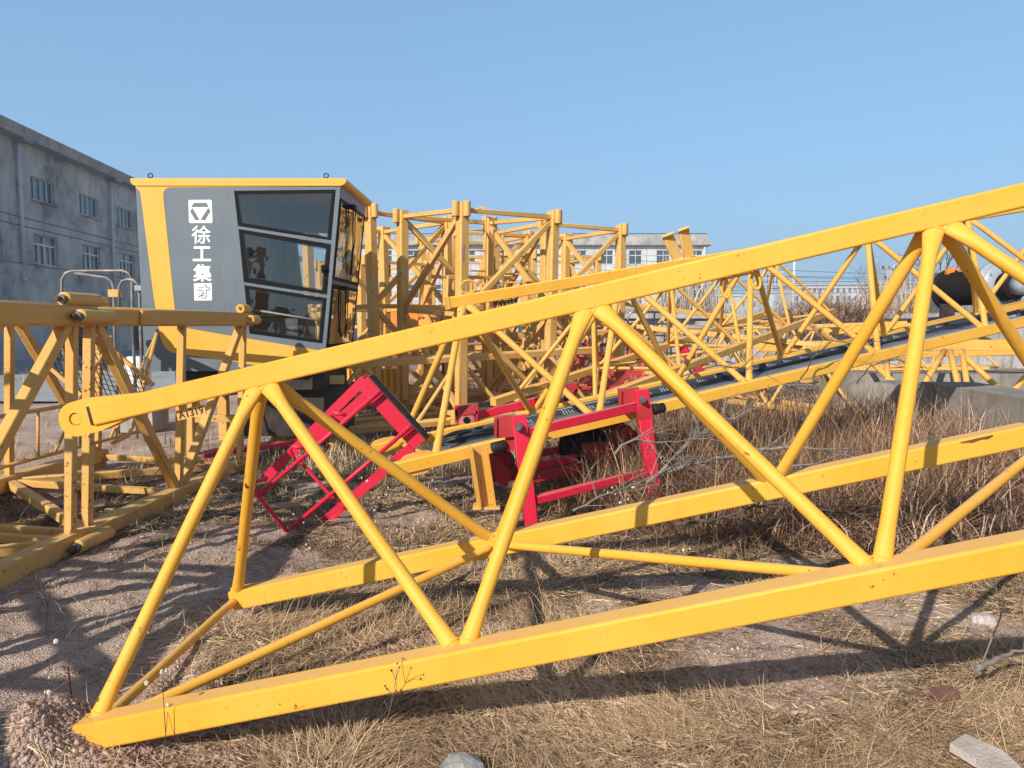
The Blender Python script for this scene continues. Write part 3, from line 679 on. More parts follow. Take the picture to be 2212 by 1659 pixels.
# front glazing (end face, sloping)
ft, fb = U(736, 394, CYp), U(703, 757, CYp)
def fr_pt(t, s): # t 0 top..1 bottom, s depth 0..1
    p = ft.lerp(fb, t); return p+Vector((-.0-.0*s, s*D_, 0))
def fquad(t0, t1, s0, s1, out, th, hole=None):
    nrm = Vector((1, 0, .18)).normalized()
    o_ = [fr_pt(t0, s0)+nrm*out, fr_pt(t0, s1)+nrm*out, fr_pt(t1, s1)+nrm*out, fr_pt(t1, s0)+nrm*out]
    return o_, nrm*th
o_, th = fquad(0.0, 1, .03, .97, 0, -.03); hs = [fquad(.10, .56, .08, .92, 0, 0)[0], fquad(.62, .97, .08, .92, 0, 0)[0]]
m = MB(); m.holed(o_, hs, th); m.build('front_panel', GREY, cab)
for t0, t1 in ((.09, .575), (.60, .985)):
    oo = fquad(t0, t1, .03, .97, .012, 0)[0]; ii = fquad(t0+.02, t1-.02, .06, .94, .012, 0)[0]
    m = MB(); m.holed(oo, [ii], Vector((-.01, 0, 0))); f = m.build('window_frame', BLK, cab)
    m = MB(); m.add(fquad(t0+.012, t1-.012, .045, .955, .008, 0)[0], [[0, 1, 2, 3]]); m.build('glass_pane', GLF, f)
    c = fr_pt(t0+.015, .35)+Vector((.05, 0, 0)); c2 = fr_pt(t0+.30, .5)+Vector((.05, 0, 0))
    m = MB(); m.box(c, .06, .14, .05); m.pipe([c, c.lerp(c2, .45), c2], .008, 6); m.pipe([c+Vector((0, .12, 0)), c2.lerp(c, .3)+Vector((0, .1, 0)), c2], .006, 6)
    m.beam(c2.lerp(c, .15), fr_pt(t0+.43 if t0 < .3 else t0+.33, .55)+Vector((.03, 0, 0)), .02, .012, r=0); m.build('window_wiper', BLK, cab)
# sun visor mark above windscreen is the roof edge; interior
m = MB(); pr = [(.0, 0), (.1, .02), (.13, .3), (.1, .62), (.02, .66), (-.03, .5), (-.05, .1)]
sc_ = U(545, 690, CYp+.75)
m.prism([sc_+Vector((x, -.2, z)) for x, z in pr], (0, .42, 0)); m.box(sc_+Vector((.2, 0, -.02)), .45, .45, .12)
seat = m.build('driver_seat', SEATM, cab)
m = MB(); cc = U(625, 715, CYp+.75); m.box(cc, .5, .5, .28); m.box(cc+Vector((-.05, -.3, -.02)), .5, .08, .34); m.build('control_console', CONS, cab)
for x, y in ((618, 672), (652, 680)):
    p = U(x, y, CYp+.55); m = MB(); m.lathe([(.06, -.16), (.045, -.13), (.05, -.12), (.036, -.09), (.042, -.08), (.03, -.05), (.012, -.04), (.012, .05), (.03, .06), (.035, .085), (.02, .1)], p, n=14); m.build('joystick', BLK, cab)
m = MB(); m.tube(U(540, 668, CYp+.12), U(695, 693, CYp+.12), .012, 10); m.build('grab_rail', WHT, cab)
m = MB(); m.beam(U(612, 520, CYp+.7), U(620, 640, CYp+.7), .03, r=0); m.beam(U(640, 520, CYp+1.2), U(632, 640, CYp+1.2), .03, r=0); m.build('window_post', BLK, cab)
# livery logo + characters
def on_side(pts, dy): return [U(x, y, CYp)+Vector((0, dy, 0)) for x, y in pts]
m = MB(); m.prism(on_side(rnd([(407, 432), (457.5, 431.5), (459.5, 482), (408.5, 482)], 4), -.0035), (0, .002, 0)); lg = m.build('logo', WHT, cab)
GD = plain('livery_dark_grey', (.15, .165, .175), .5, var=.05)
m = MB()
for P_ in ([(419, 438.5), (446, 438), (451.5, 447), (413.5, 447.5)], [(411.2, 457), (416, 448.8), (431.5, 475.5), (422, 475.5)], [(455, 456.5), (450.2, 448.5), (433.5, 475.5), (443.5, 475.5)]):
    m.prism(on_side(P_, -.0055), (0, .0018, 0))
m.build('logo_emblem', GD, lg)
for ch, (x0, y0, x1, y1) in (('徐', (414, 487, 455.5, 526.5)), ('工', (416.5, 532, 456.5, 564.5)), ('集', (416.5, 570.5, 458.5, 608.5))):
    vs, fs, (a0, a1, b0, b1) = text_mesh(ch, .016 if ch == '徐' else .03); m = MB()
    m.add([U(x0+(v.x-a0)/(a1-a0)*(x1-x0), y1-(v.y-b0)/(b1-b0)*(y1-y0), CYp)+Vector((0, -.0036, 0)) for v in vs], fs); m.build('lettering', WHT, cab)
m = MB(); m.prism(on_side(rnd([(419, 612), (457.5, 611.5), (458.5, 649), (420, 649.5)], 2), -.0035), (0, .002, 0)); l4 = m.build('lettering', WHT, cab)
vs, fs, bb = text_mesh('才', .085); a0, a1, b0, b1 = bb; m = MB()
m.add([U(426+(v.x-a0)/(a1-a0)*27, 645-(v.y-b0)/(b1-b0)*30, CYp)+Vector((0, -.0052, 0)) for v in vs], fs); m.build('lettering_outline', GD, l4)
vs, fs, bb = text_mesh('才', .022); a0, a1, b0, b1 = bb; m = MB()
m.add([U(427.6+(v.x-a0)/(a1-a0)*24, 643.4-(v.y-b0)/(b1-b0)*27, CYp)+Vector((0, -.0062, 0)) for v in vs], fs); m.build('lettering_fill', WHT, l4)
# stand under the cab
st = thing('cab_stand', 'dark steel cradle with yellow legs that the control cab rests on', 'steel stand', (-2.9, 9.2, 0))
zb = cabx.z
m = MB(); m.box((-3.0, 9.25, zb-.12), 1.7, 1.2, .2); m.box((-2.6, 9.3, zb-.5), 1.1, 1.0, .56); m.build('cradle_box', DARKM, st)
for x, y in ((-3.75, 8.75), (-2.13, 9.0), (-3.75, 9.8), (-2.13, 9.9)):
    m = MB(); m.beam((x, y, -.1), (x, y, zb-.22), .12, up=(0, 1, 0)); m.build('leg', YELB, st)
m = MB(); m.beam((-3.75, 8.75, .35), (-2.13, 9.0, .35), .08); m.beam((-3.8, 8.75, zb-.13), (-2.0, 9.0, zb-.13), .14, .1); m.build('stand_beam', YELB, st)

# ------------------------------------------------------------ red tilted frame (ladder cage)
r1 = thing('access_frame', 'red tubular ladder platform lying tilted on its corner in the dry grass', 'platform frame', (-1.6, 5.5, 0))
z9 = lambda x, y, Y_: U(498+.25*x, 774+.25*y, Y_)
YF, YBk = 5.45, 6.05
m = MB()
c1, c2 = z9(1155, 190, YF+.08), z9(1640, 735, YF+.08)
m.beam(c1, c2, .10, .125, up=(c2-c1).cross(Vector((0, 1, 0))).normalized(), r=.004); m.build('end_channel', RED, r1)
m = MB(); c3, c4 = z9(1155+60, 150, YF+.02), z9(1705, 690, YF+.02); m.beam(c3, c4, .20, .010, up=(c2-c1).cross(Vector((0, 1, 0))).normalized(), r=0); m.build('toe_board', DARKM, r1)
for a, b, rr in (((1300, 280), (230, 1190), .0125), ((1570, 580), (520, 1470), .0125)):
    m = MB(); m.tube(z9(*a, YF-.02), z9(*b, YF-.02), .0165, 12); m.build('side_tube', RED, r1)
for pts, r_ in (([(185, 1100), (250, 1200), (545, 1570)], .016), ([(1000, 490), (880, 470), (866, 500), (945, 560)], .013), ([(640, 775), (530, 762), (515, 800), (570, 870)], .013), ([(560, 830), (610, 900), (860, 1180), (960, 1285), (1000, 1290)], .014), ([(185, 1075), (310, 1035)], .016)):
    m = MB(); n = len(pts); m.pipe([z9(x, y, YF+(.05 if n > 3 else .0)+(.5 if n == 2 and x > 0 and k == 1 else 0)) for k, (x, y) in enumerate(pts)], r_, 10); m.build('cross_tube', RED, r1)
for a, b in (((1150, 185), (900, 455)), ((1175, 330), (945, 485)), ((840, 600), (705, 690)), ((630, 790), (300, 1045)), ((1555, 770), (1410, 890)), ((1345, 985), (1085, 1195)), ((965, 1290), (745, 1460))):
    pass
for a, b, yy in (((1160, 180), (290, 1050), YBk), ((1560, 770), (720, 1490), YF+.32), ((1200, 300), (640, 790), YBk-.25)):
    m = MB(); A1, B1 = z9(*a, yy), z9(*b, yy); m.beam(A1, B1, .012, .075, up=(B1-A1).cross(Vector((0, 1, 0))).normalized(), r=0)
    m.beam(A1+Vector((0, .03, .03)), B1+Vector((0, .03, .03)), .06, .010, up=(B1-A1).cross(Vector((0, 1, 0))).normalized(), r=0); m.build('side_angle', RED, r1)
m = MB(); m.box(z9(1395, 905, YF+.3), .05, .05, .05); m.lathe([(.02, -.03), (.02, .03)], z9(1395, 905, YF+.3), (0, 1, 0), 8); m.build('hinge_bolt', RUST, r1)
# small red foot bracket
r3 = thing('red_bracket', 'flat red bracket lying in the grass beyond the tilted red frame', 'bracket', (-2.4, 7.3, 0))
m = MB(); a, b = Gd(440, 985, .1), Gd(650, 955, .12); m.beam(a, b, .06, .05, r=.005); m.beam(a+Vector((.1, .35, 0)), b+Vector((.1, .3, 0)), .05, .04, r=.005)
m.lathe([(.05, -.02), (.05, .02)], a+Vector((.1, .1, .04)), n=14); m.build('bracket_bar', RED, r3)

# ------------------------------------------------------------ red trolley under jib B
tr = thing('jib_trolley', 'red steel trolley frame with rollers hung around the second jib section', 'crane trolley', (.35, 5.7, 0))
z18 = lambda x, y, Y_: U(995+.25*x, 774+.25*y, Y_)
YA, YB_ = 5.22, 5.62
def post(a, b, w_, d_): m = MB(); m.beam(a, b, w_, d_, up=(0, 1, 0), r=.006); return m.build('frame_post', RED, tr)
post(z18(505, 490, YA), z18(612, 1440, YA), .10, .07); post(z18(1560, 268, YB_), z18(1672, 1200, YB_), .10, .085)
for a, b, w_ in (((560, 640), (1520, 418), .065), ((650, 1220), (1610, 985), .055)):
    m = MB(); m.beam(z18(*a, YA+.01), z18(*b, YB_-.01), .06, w_, r=.006); m.build('frame_rail', RED, tr)
for a, b, dy in (((600, 940), (1000, 860), .5), ((600, 830), (900, 780), .75), ((620, 1030), (1040, 940), .42)):
    m = MB(); m.beam(z18(*a, YA+dy), z18(*b, YA+dy+.2), .05, .06 if dy != .42 else .075, r=.006); m.build('cross_member', RED if dy != .42 else DRED, tr)
m = MB(); m.beam(z18(60, 510, 6.75), z18(880, 320, 7.1), .07, .075, r=.006); m.build('frame_rail', RED, tr)
# roller housings far side
for x, y, yy in ((55, 440, 6.7), (910, 255, 7.1)):
    c = z18(x, y, yy); m = MB(); m.box(c, .21, .14, .085, Matrix.Rotation(-.12, 3, 'Y')); m.box(c+Vector((-.09, 0, -.06)), .02, .14, .1); m.box(c+Vector((.09, 0, -.06)), .02, .14, .1); h = m.build('roller_housing', DRED, tr)
    m = MB(); m.lathe([(.05, -.04), (.078, -.035), (.078, .035), (.05, .04)], c+Vector((0, -.02, -.09)), (0, 1, 0), 24); m.build('roller', plain('roller_pink', (.42, .14, .13), .5), h)
    m = MB(); m.lathe([(.03, -.055), (.03, 0)], c+Vector((0, -.02, -.09)), (0, 1, 0), 14); m.build('axle_cap', BLK, h)
# near side housings with bolts & rubber buffers
for x, y, yy, bx, by in ((370, 590, YA-.0, 505, 595), (1440, 345, YB_, 1575, 360)):
    c = z18(x, y, yy+.02); m = MB(); m.box(c+Vector((.02, .04, 0)), .15, .1, .15, Matrix.Rotation(-.1, 3, 'Y')); m.box(c+Vector((-.055, -.02, 0)), .02, .02, .12); m.build('roller_housing', DRED, tr)
    b_ = z18(bx, by, yy-.08); m = MB(); m.lathe([(.028, 0), (.028, .03)], b_, (0, 1, 0), 6); m.lathe([(.015, -.04), (.015, 0)], b_, (0, 1, 0), 10); m.build('pivot_bolt', STEEL, tr)
for x, y, yy, d in ((330, 762, YA+.03, -1), (1705, 435, YB_+.02, 1)):
    c = z18(x, y, yy); ax = Bu.copy()
    m = MB(); m.lathe([(.036, -.05), (.038, -.045), (.038, .045), (.036, .05)], c, ax, 18); m.build('rubber_buffer', RUB, tr)
    m = MB(); m.box(c-ax*d*.12, .12, .05, .10, Matrix.Rotation(-.18, 3, 'Y')); m.build('buffer_bracket', DRED, tr)
# cheek plates and sheaves in the middle
def plate(pts, yy, th, mat, nm='cheek_plate'):
    m = MB(); m.prism([z18(x, y, yy) for x, y in pts], (0, th, 0)); return m.build(nm, mat, tr)
plate([(1045, 735), (1300, 720), (1310, 860), (1210, 890), (1060, 845)], 6.0, .015, DRED)
plate([(1380, 600), (1440, 580), (1530, 640), (1530, 760), (1440, 890), (1310, 920), (1250, 900), (1370, 760)], 6.15, .02, DRED)
plate([(900, 690), (960, 680), (990, 780), (1000, 900), (930, 790)], 6.1, .02, RED)
plate([(230, 830), (330, 870), (440, 1000), (400, 1110), (330, 1090), (270, 950)], 5.75, .02, DRED)
for x, y, yy, rr in ((1060, 770, 6.1, .20), (1310, 700, 6.35, .17), (340, 900, 6.0, .12)):
    c = z18(x, y, yy); m = MB(); m.lathe([(rr*.5, -.03), (rr, -.025), (rr*.93, 0), (rr, .025), (rr*.5, .03)], c, (.15, 1, 0), 32); m.build('rope_sheave', BLK if rr > .18 else DRED, tr)
c = z18(1415, 650, 6.1); m = MB(); m.lathe([(.04, -.03), (.075, -.025), (.075, .025), (.04, .03)], c, (.1, 1, 0), 20); m.build('guide_roller', DRED, tr)
m = MB(); m.beam(z18(250, 1010, 5.9), z18(1350, 890, 6.3), .12, .10, r=.01); m.build('lower_beam', DRED, tr)
# coil of cable on the walkway
cc = thing('cable_coil', 'black electric cable coiled on the end of the walkway', 'cable', U(1012, 955, 5.75))
for k in range(16):
    a_ = .20+.035*rng.random(); b_ = .11+.03*rng.random(); ox, oy, oz = rng.normal(0, .016, 3); t0 = rng.random()*6
    c = U(1014, 953, 5.8); pts = [c+Bu*(a_*math.cos(t+t0)+ox)+Wd*(b_*math.sin(t+t0)+oy)*1.0+Bup*(.004*k+oz*.7+.015*math.sin(2*t+t0)) for t in np.linspace(0, 2*math.pi, 28)[:-1]]
    m = MB(); m.pipe(pts, .0085, 7, closed=True); m.build('cable_loop', CABLE, cc)
    if k == 15: pass
# plank supporting coil
# ------------------------------------------------------------ left building (stained plaster, seen obliquely)
WX0, WY0 = -19.7, 29.; wdir = Vector((-.089, 1, 0)).normalized(); wn = Vector((1, .089, 0)).normalized()
def Wp(x, y, out=0.):
    d = ray(x, y); o = Vector((0, 0, CAMZ)); P0 = Vector((WX0, WY0, 0))+wn*out
    t = (P0-o).dot(wn)/d.dot(wn); return o+d*t
lb = thing('factory_building', 'long stained grey plaster factory building with two window rows at left', 'building', (WX0, WY0, 0))
HE = 8.82
def ws(s, z, out=0): return Vector((WX0, WY0, z))+wdir*s+wn*out
holes = []; wins = []
z1f = lambda x, y: (.25*x, 221+.25*y)
WL = [((255, 615), (468, 695), (468, 883), (265, 820), 'u'), ((682, 780), (846, 842), (848, 1005), (690, 958), 'u'), ((1013, 905), (1145, 955), (1145, 1103), (1018, 1068), 'u'),
      ((288, 1118), (495, 1170), (500, 1425), (300, 1390), 'l'), ((707, 1222), (865, 1262), (868, 1480), (715, 1455), 'l'), ((1035, 1300), (1162, 1332), (1165, 1530), (1040, 1505), 'l'), ((-200, 1000), (12, 1048), (22, 1352), (-190, 1310), 'l')]
for a, b, c, d, kd_ in WL:
    P = [Wp(*z1f(*q)) for q in (a, b, c, d)]
    s = [(p-Vector((WX0, WY0, 0))).dot(wdir) for p in P]; zz = [p.z for p in P]
    s0 = (s[0]+s[3])/2; s1 = (s[1]+s[2])/2; zt_ = (zz[0]+zz[1])/2; zb_ = (zz[2]+zz[3])/2; wins.append((s0, s1, zb_, zt_, kd_))
zu = [tuple(float(np.mean([w_[i] for w_ in wins if w_[4] == k])) for i in (2, 3)) for k in 'ul']
wins = [(a, b, *(zu[0] if k == 'u' else zu[1]), k) for a, b, _, _, k in wins]
# continue the rows behind the cab
stepw = wins[1][0]-wins[0][0]; ww = wins[0][1]-wins[0][0]
for k_, row in (('u', 0), ('l', 1)):
    last = max(w_[0] for w_ in wins if w_[4] == k_)
    for j in range(1, 5): wins.append((last+stepw*j, last+stepw*j+ww, *zu[row], k_))
    first = min(w_[0] for w_ in wins if w_[4] == k_)
    for j in range(1, 3): wins.append((first-stepw*j, first-stepw*j+ww, *zu[row], k_))
wins = [w_ for w_ in wins if w_[0] > -13.5 and w_[1] < 60]
sA, sB = -14., 62.
m = MB(); m.holed([ws(sA, -.2), ws(sB, -.2), ws(sB, HE), ws(sA, HE)], [[ws(a, z0), ws(b, z0), ws(b, z1), ws(a, z1)] for a, b, z0, z1, k in wins], wn*-.3); m.build('wall', PLAS, lb)
m = MB(); m.prism([ws(sA, -.2, -.31), ws(sA, HE, -.31), ws(sA, HE, -14), ws(sA, -.2, -14)], wdir*.3); m.prism([ws(sB, -.2, -.31), ws(sB, HE, -.31), ws(sB, HE, -14), ws(sB, -.2, -14)], wdir*-.3); m.prism([ws(sA, -.2, -14), ws(sA, HE, -14), ws(sB, HE, -14), ws(sB, -.2, -14)], wn*-.2)
m.build('wall', PLAS, lb)
EAV = concrete('eave_concrete', (.40, .36, .34), .35)
m = MB(); m.prism([ws(sA, HE, -14.5), ws(sA, HE, .55), ws(sA, HE+.42, .62), ws(sA, HE+.42, .5), ws(sA, HE+.2, .4), ws(sA, HE+.25, -14.5)], wdir*(sB-sA)); m.build('roof', EAV, lb)
for z in ((zu[1][0]-.08), (zu[0][0]-.9), zu[1][1]+.15):
    m = MB(); m.prism([ws(sA, z, .004), ws(sA, z+.05, .004), ws(sA, z+.05, .012), ws(sA, z, .012)], wdir*(sB-sA)); m.build('string_course', concrete('course', (.22, .22, .235), .3), lb)
PIPEM = plain('white_pvc', (.62, .62, .64), .5, var=.08)
for xt, yt in ((150, 270), (953, 650)):
    p = Wp(*z1f(xt, yt), .12); s0 = (p-Vector((WX0, WY0, 0))).dot(wdir)
    m = MB(); m.tube(ws(s0, 1.9 if xt > 500 else zu[1][0]-.15, .13), ws(s0, HE, .13), .07, 10)
    for k in range(4): m.lathe([(.09, 0), (.09, .12)], ws(s0, 3.2+k*1.9, .13), n=10)
    m.build('drainpipe', PIPEM, lb)
    m = MB(); m.box(ws(s0, HE-.06, .3), .5, .6, .12); m.build('gutter_outlet', EAV, lb)
WG = plain('old_window_glass', (.085, .12, .13), .15, var=.5, scale=.7, spec=.8)
for a, b, z0, z1, k in wins:
    m = MB(); ww_ = .05; d0 = -.12
    def fb(s0, s1, za, zb2, t=.04): m.prism([ws(s0, za, d0), ws(s1, za, d0), ws(s1, zb2, d0), ws(s0, zb2, d0)], wn*t)
    fb(a, b, z0, z0+.05); fb(a, b, z1-.04, z1); fb(a, a+.045, z0+.05, z1-.04); fb(b-.045, b, z0+.05, z1-.04)
    if k == 'u':
        for j in (1, 2, 3): fb(a+(b-a)*j/4-.02, a+(b-a)*j/4+.02, z0+.05, z1-.04)
    else:
        zt_ = z0+(z1-z0)*.66; fb(a+.07, b-.07, zt_-.04, zt_+.04); fb((a+b)/2-.05, (a+b)/2+.05, z0+.07, zt_-.04); fb((a+b)/2-.03, (a+b)/2+.03, zt_+.04, z1-.07)
        for j in (1, 3): fb(a+(b-a)*j/4-.025, a+(b-a)*j/4+.025, z0+.07, zt_-.04)
    wf = m.build('window', PIPEM, lb)
    m = MB(); m.prism([ws(a, z0, d0-.02), ws(b, z0, d0-.02), ws(b, z1, d0-.02), ws(a, z1, d0-.02)], wn*-.02); m.build('window_pane', WG, wf)
    m = MB(); m.prism([ws(a-.08, z0-.07, .03), ws(b+.08, z0-.07, .03), ws(b+.08, z0-.005, .03), ws(a-.08, z0-.005, .03)], wn*.08); m.build('window_sill', PLAS, wf)
# ground floor openings (dark doorways at the foot)
for s0, s1 in ((6, 9.5), (13, 15), (20, 24)):
    m = MB(); m.prism([ws(s0, 0, .015), ws(s1, 0, .015), ws(s1, 2.3, .015), ws(s0, 2.3, .015)], wn*.02); m.build('loading_door', DARKM, lb)

# ------------------------------------------------------------ white tiled building
FY = 85.
fb_ = thing('office_building', 'white tiled three storey office block with regular windows behind the mast sections', 'building', (0, FY, 0))
xR = U(1525, 508, FY).x; xL = U(700, 508, FY).x; zT = U(1525, 512, FY).z; zC = U(1500, 530, FY).z
wr = []
for (ya, yb) in ((541, 571), (615, 644), (690, 718)):
    for xc in (1504, 1433, 1373, 1311, 1253, 1193, 1133, 1073, 1013, 953, 893, 833):
        wd_ = 14
        p = U(xc-wd_, yb, FY); q_ = U(xc+wd_, ya, FY); wr.append((p.x, q_.x, p.z, q_.z))
m = MB(); m.holed([Vector((xL, FY, -1)), Vector((xR, FY, -1)), Vector((xR, FY, zC)), Vector((xL, FY, zC))], [[Vector((a, FY, c)), Vector((b, FY, c)), Vector((b, FY, d)), Vector((a, FY, d))] for a, b, c, d in wr], (0, .4, 0)); m.build('wall', TILE, fb_)
m = MB(); m.prism([Vector((xR, FY+.41, -1)), Vector((xR, FY+.41, zC)), Vector((xR, FY+14, zC)), Vector((xR, FY+14, -1))], (-.3, 0, 0)); m.prism([Vector((xL, FY+.41, -1)), Vector((xL, FY+.41, zC)), Vector((xL, FY+14, zC)), Vector((xL, FY+14, -1))], (.3, 0, 0)); m.build('wall', TILE, fb_)
m = MB(); m.box(((xL+xR)/2, FY+7, zC+.2), xR-xL+1.2, 15.2, .4); m.box(((xL+xR)/2, FY-.1, (zC+zT)/2+.25), xR-xL+.3, .5, zT-zC-.1); m.build('roof', concrete('parapet', (.48, .45, .41), .5), fb_)
m = MB(); m.tube((xL, FY-.2, zT+.35), (xR, FY-.2, zT+.35), .04, 6)
for k in range(22): m.tube((xL+(xR-xL)*k/21, FY-.2, zT+.1), (xL+(xR-xL)*k/21, FY-.2, zT+.35), .03, 6)
m.build('parapet_rail', WIRE, fb_)
m = MB(); px_ = U(1521, 540, FY).x; m.tube((px_, FY-.2, 0), (px_, FY-.2, zC), .12, 8); px_ = U(1212-.0, 560, FY).x; m.tube((px_, FY-.2, 0), (px_, FY-.2, zC), .12, 8); m.build('drainpipe', PIPEM, fb_)
WG2 = plain('green_glass', (.05, .085, .085), .12, var=.3, scale=.5, spec=.8)
for a, b, c, d in wr:
    m = MB(); f_ = .07; y0 = FY+.12
    for r_ in ((a, c, b, c+f_), (a, d-f_, b, d), (a, c+f_, a+f_, d-f_), (b-f_, c+f_, b, d-f_), ((a+b)/2-.035, c+f_, (a+b)/2+.035, d-f_), (a+f_, c+(d-c)*.62, (a+b)/2-.035, c+(d-c)*.62+.09), ((a+b)/2+.035, c+(d-c)*.62, b-f_, c+(d-c)*.62+.09)):
        m.prism([Vector((r_[0], y0, r_[1])), Vector((r_[2], y0, r_[1])), Vector((r_[2], y0, r_[3])), Vector((r_[0], y0, r_[3]))], (0, .05, 0))
    wf = m.build('window', PIPEM, fb_)
    m = MB(); m.prism([Vector((a, y0+.06, c)), Vector((b, y0+.06, c)), Vector((b, y0+.06, d)), Vector((a, y0+.06, d))], (0, .03, 0)); m.build('window_pane', WG2, wf)

# ------------------------------------------------------------ distant buildings
def distant(label, x0, x1, ytop, Yd, rows, depth=20, cols=12):
    a = U(x0, ytop, Yd); b = U(x1, ytop, Yd); t = thing('apartment_block', label, 'building', ((a.x+b.x)/2, Yd, 1.6), 'white buildings on the horizon')
    m = MB(); m.box(((a.x+b.x)/2, Yd+depth/2, a.z/2), b.x-a.x, depth, a.z); m.build('wall', BUILDW, t)
    m = MB(); m.box(((a.x+b.x)/2, Yd+depth/2, a.z+.3), b.x-a.x+1, depth+1, .6); m.build('roof', BUILDW, t)
    for r_ in rows:
        zc = U(x0, r_, Yd).z; hh = 1.9*Yd/250
        for k in range(cols):
            if rng.random() < .08: continue
            xc = a.x+(b.x-a.x)*(k+.5)/cols; wdt = (b.x-a.x)/cols*.5
            m = MB(); m.box((xc, Yd-.05, zc), wdt*.8, .1, hh*.75); m.build('window', WINB, t)
distant('long white horizon block with three rows of windows behind the bare trees', 1716, 1880, 616, 250, (627, 644, 659), cols=13)
distant('white stepped tower block at the left end of the horizon row', 1655, 1688, 590, 270, (598, 608, 620, 632), cols=5)
distant('low white block on the horizon right of the tiled office', 1530, 1600, 640, 260, (650,), cols=6)
distant('wide white hall on the horizon behind the bare tree', 1900, 2010, 612, 240, (640, 655), cols=8)
distant('pale box-like hall on the horizon left of the winch', 1990, 2070, 640, 230, (655,), cols=5)
distant('small white horizon building between the long block and the hall', 1600, 1660, 650, 280, (658,), cols=5)
# utility poles and street lamp
pt = thing('utility_pole', 'concrete utility pole with crossarms and insulators behind the second jib', 'utility pole', (U(1929, 670, 62).x, 62, 1.6))
bx = U(1929, 670, 62).x; pz = U(1929, 572, 62).z
m = MB(); m.tube((bx, 62, 1.5), (bx, 62, pz), .17, 12, r2=.11); m.build('pole', POLE, pt)
for dz, wd_ in ((-.35, 1.1), (-1.1, .9)):
    m = MB(); m.beam((bx-wd_, 61.85, pz+dz), (bx+wd_*.6, 61.85, pz+dz), .09, r=0); ca = m.build('crossarm', RUST, pt)
    for k in range(4):
        m = MB(); m.lathe([(.03, 0), (.08, .05), (.04, .1), (.08, .16), (.03, .22)], (bx-wd_+.1+k*(wd_*1.5)/3.3, 61.85, pz+dz+.04), n=10); m.build('insulator', BLK, ca)
m = MB(); m.lathe([(.16, 0), (.16, .5)], (bx-.55, 61.8, pz-1.6), n=12); m.build('transformer', DARKM, pt)
p2 = thing('utility_pole', 'tall thin white pole rising between the jib braces near the long white block', 'utility pole', (U(1713, 670, 80).x, 80, 1.6))
bx2 = U(1713, 670, 80).x; m = MB(); m.tube((bx2, 80, 1.5), (bx2, 80, U(1713, 556, 80).z), .16, 10, r2=.12); m.build('pole', BUILDW, p2)
p3 = thing('street_lamp', 'double headed street lamp standing right of the white tiled building', 'street lamp', (U(1551, 690, 70).x, 70, 1.6))
bx3 = U(1551, 690, 70).x; zz3 = U(1551, 638, 70).z; m = MB(); m.tube((bx3, 70, 1.5), (bx3, 70, zz3), .09, 8); m.build('pole', BUILDW, p3)
for sg in (-1, 1): m = MB(); m.beam((bx3, 70, zz3), (bx3+sg*.5, 70, zz3+.15), .06, r=0); m.box((bx3+sg*.6, 70, zz3+.16), .35, .15, .08); m.build('lamp_head', BUILDW, p3)
wl = thing('power_line', 'bundle of thin dark power lines sagging across the sky behind the jibs', 'power line', (bx, 62, pz))
for k in range(9):
    zoff = -.3-.45*k; m = MB(); pts = []
    for t in np.linspace(0, 1, 30):
        x_ = -4+70*t if k % 2 else 8+62*t; pts.append((x_, 58+.12*x_+k*1.2, pz-.1+zoff*.55+1.1*(4*(t-.5)**2)-.6+.05*k*t*6))
    m.pipe(pts, .018, 5); m.build('wire', WIRE, wl)

# ------------------------------------------------------------ retaining wall and slabs at the right
rw = thing('retaining_wall', 'long ribbed concrete retaining wall holding back the grassy bank', 'wall', (15, WALLY, 0))
m = MB(); m.box((31.2, WALLY+.0, .8), 60, .3, 1.75); m.build('wall_face', CONL, rw)
m = MB(); m.box((31.2, WALLY-.1, 1.72), 60.2, .7, .16); m.build('coping', CONL, rw)
for k in range(34):
    m = MB(); m.box((1.6+k*1.2, WALLY-.24, .75), .28+.12*(k % 3), .18, 1.6); m.build('buttress', CONL, rw)
cb_ = thing('concrete_block_wall', 'thick low weathered concrete wall running in from the right edge', 'concrete wall', (4.6, 7.5, 0))
A0 = U(1988, 828, 8.3); B0 = U(2216, 872, 6.35); A0.z = B0.z = .82
dr = (B0-A0).normalized(); dr.z = 0; per = Vector((dr.y*-1, dr.x, 0));
if per.x < 0: per = -per
m = MB(); E0 = B0+dr*2.5
m.prism([A0, E0, E0+per*.55, A0+per*.55], (0, 0, -.9)); m.build('wall_block', CONC, cb_)
c2 = thing('concrete_slab', 'flat concrete block with a dark recess under the jib, left of the low wall', 'concrete block', (4.2, 9.2, 0))
m = MB(); a = U(1890, 800, 10.2); b = U(1985, 806, 9.6); a.z = b.z = .66
m.prism([a, b, b+Vector((.6, .5, 0)), a+Vector((.5, .6, 0))], (0, 0, -.95)); m.build('block', CONC, c2)
c3 = thing('concrete_slab', 'broken concrete foundation slab carrying the yellow truss legs at right', 'concrete block', (6.5, 10.5, 0))
m = MB(); m.box((7.3, 11.9, .30), 4.6, .8, .8); m.box((5.9, 10.6, .3), .45, .5, .5, Matrix.Rotation(.3, 3, 'Z')); m.box((7.3, 9.9, .0), 4.2, .5, .5); m.build('block', CONC, c3)

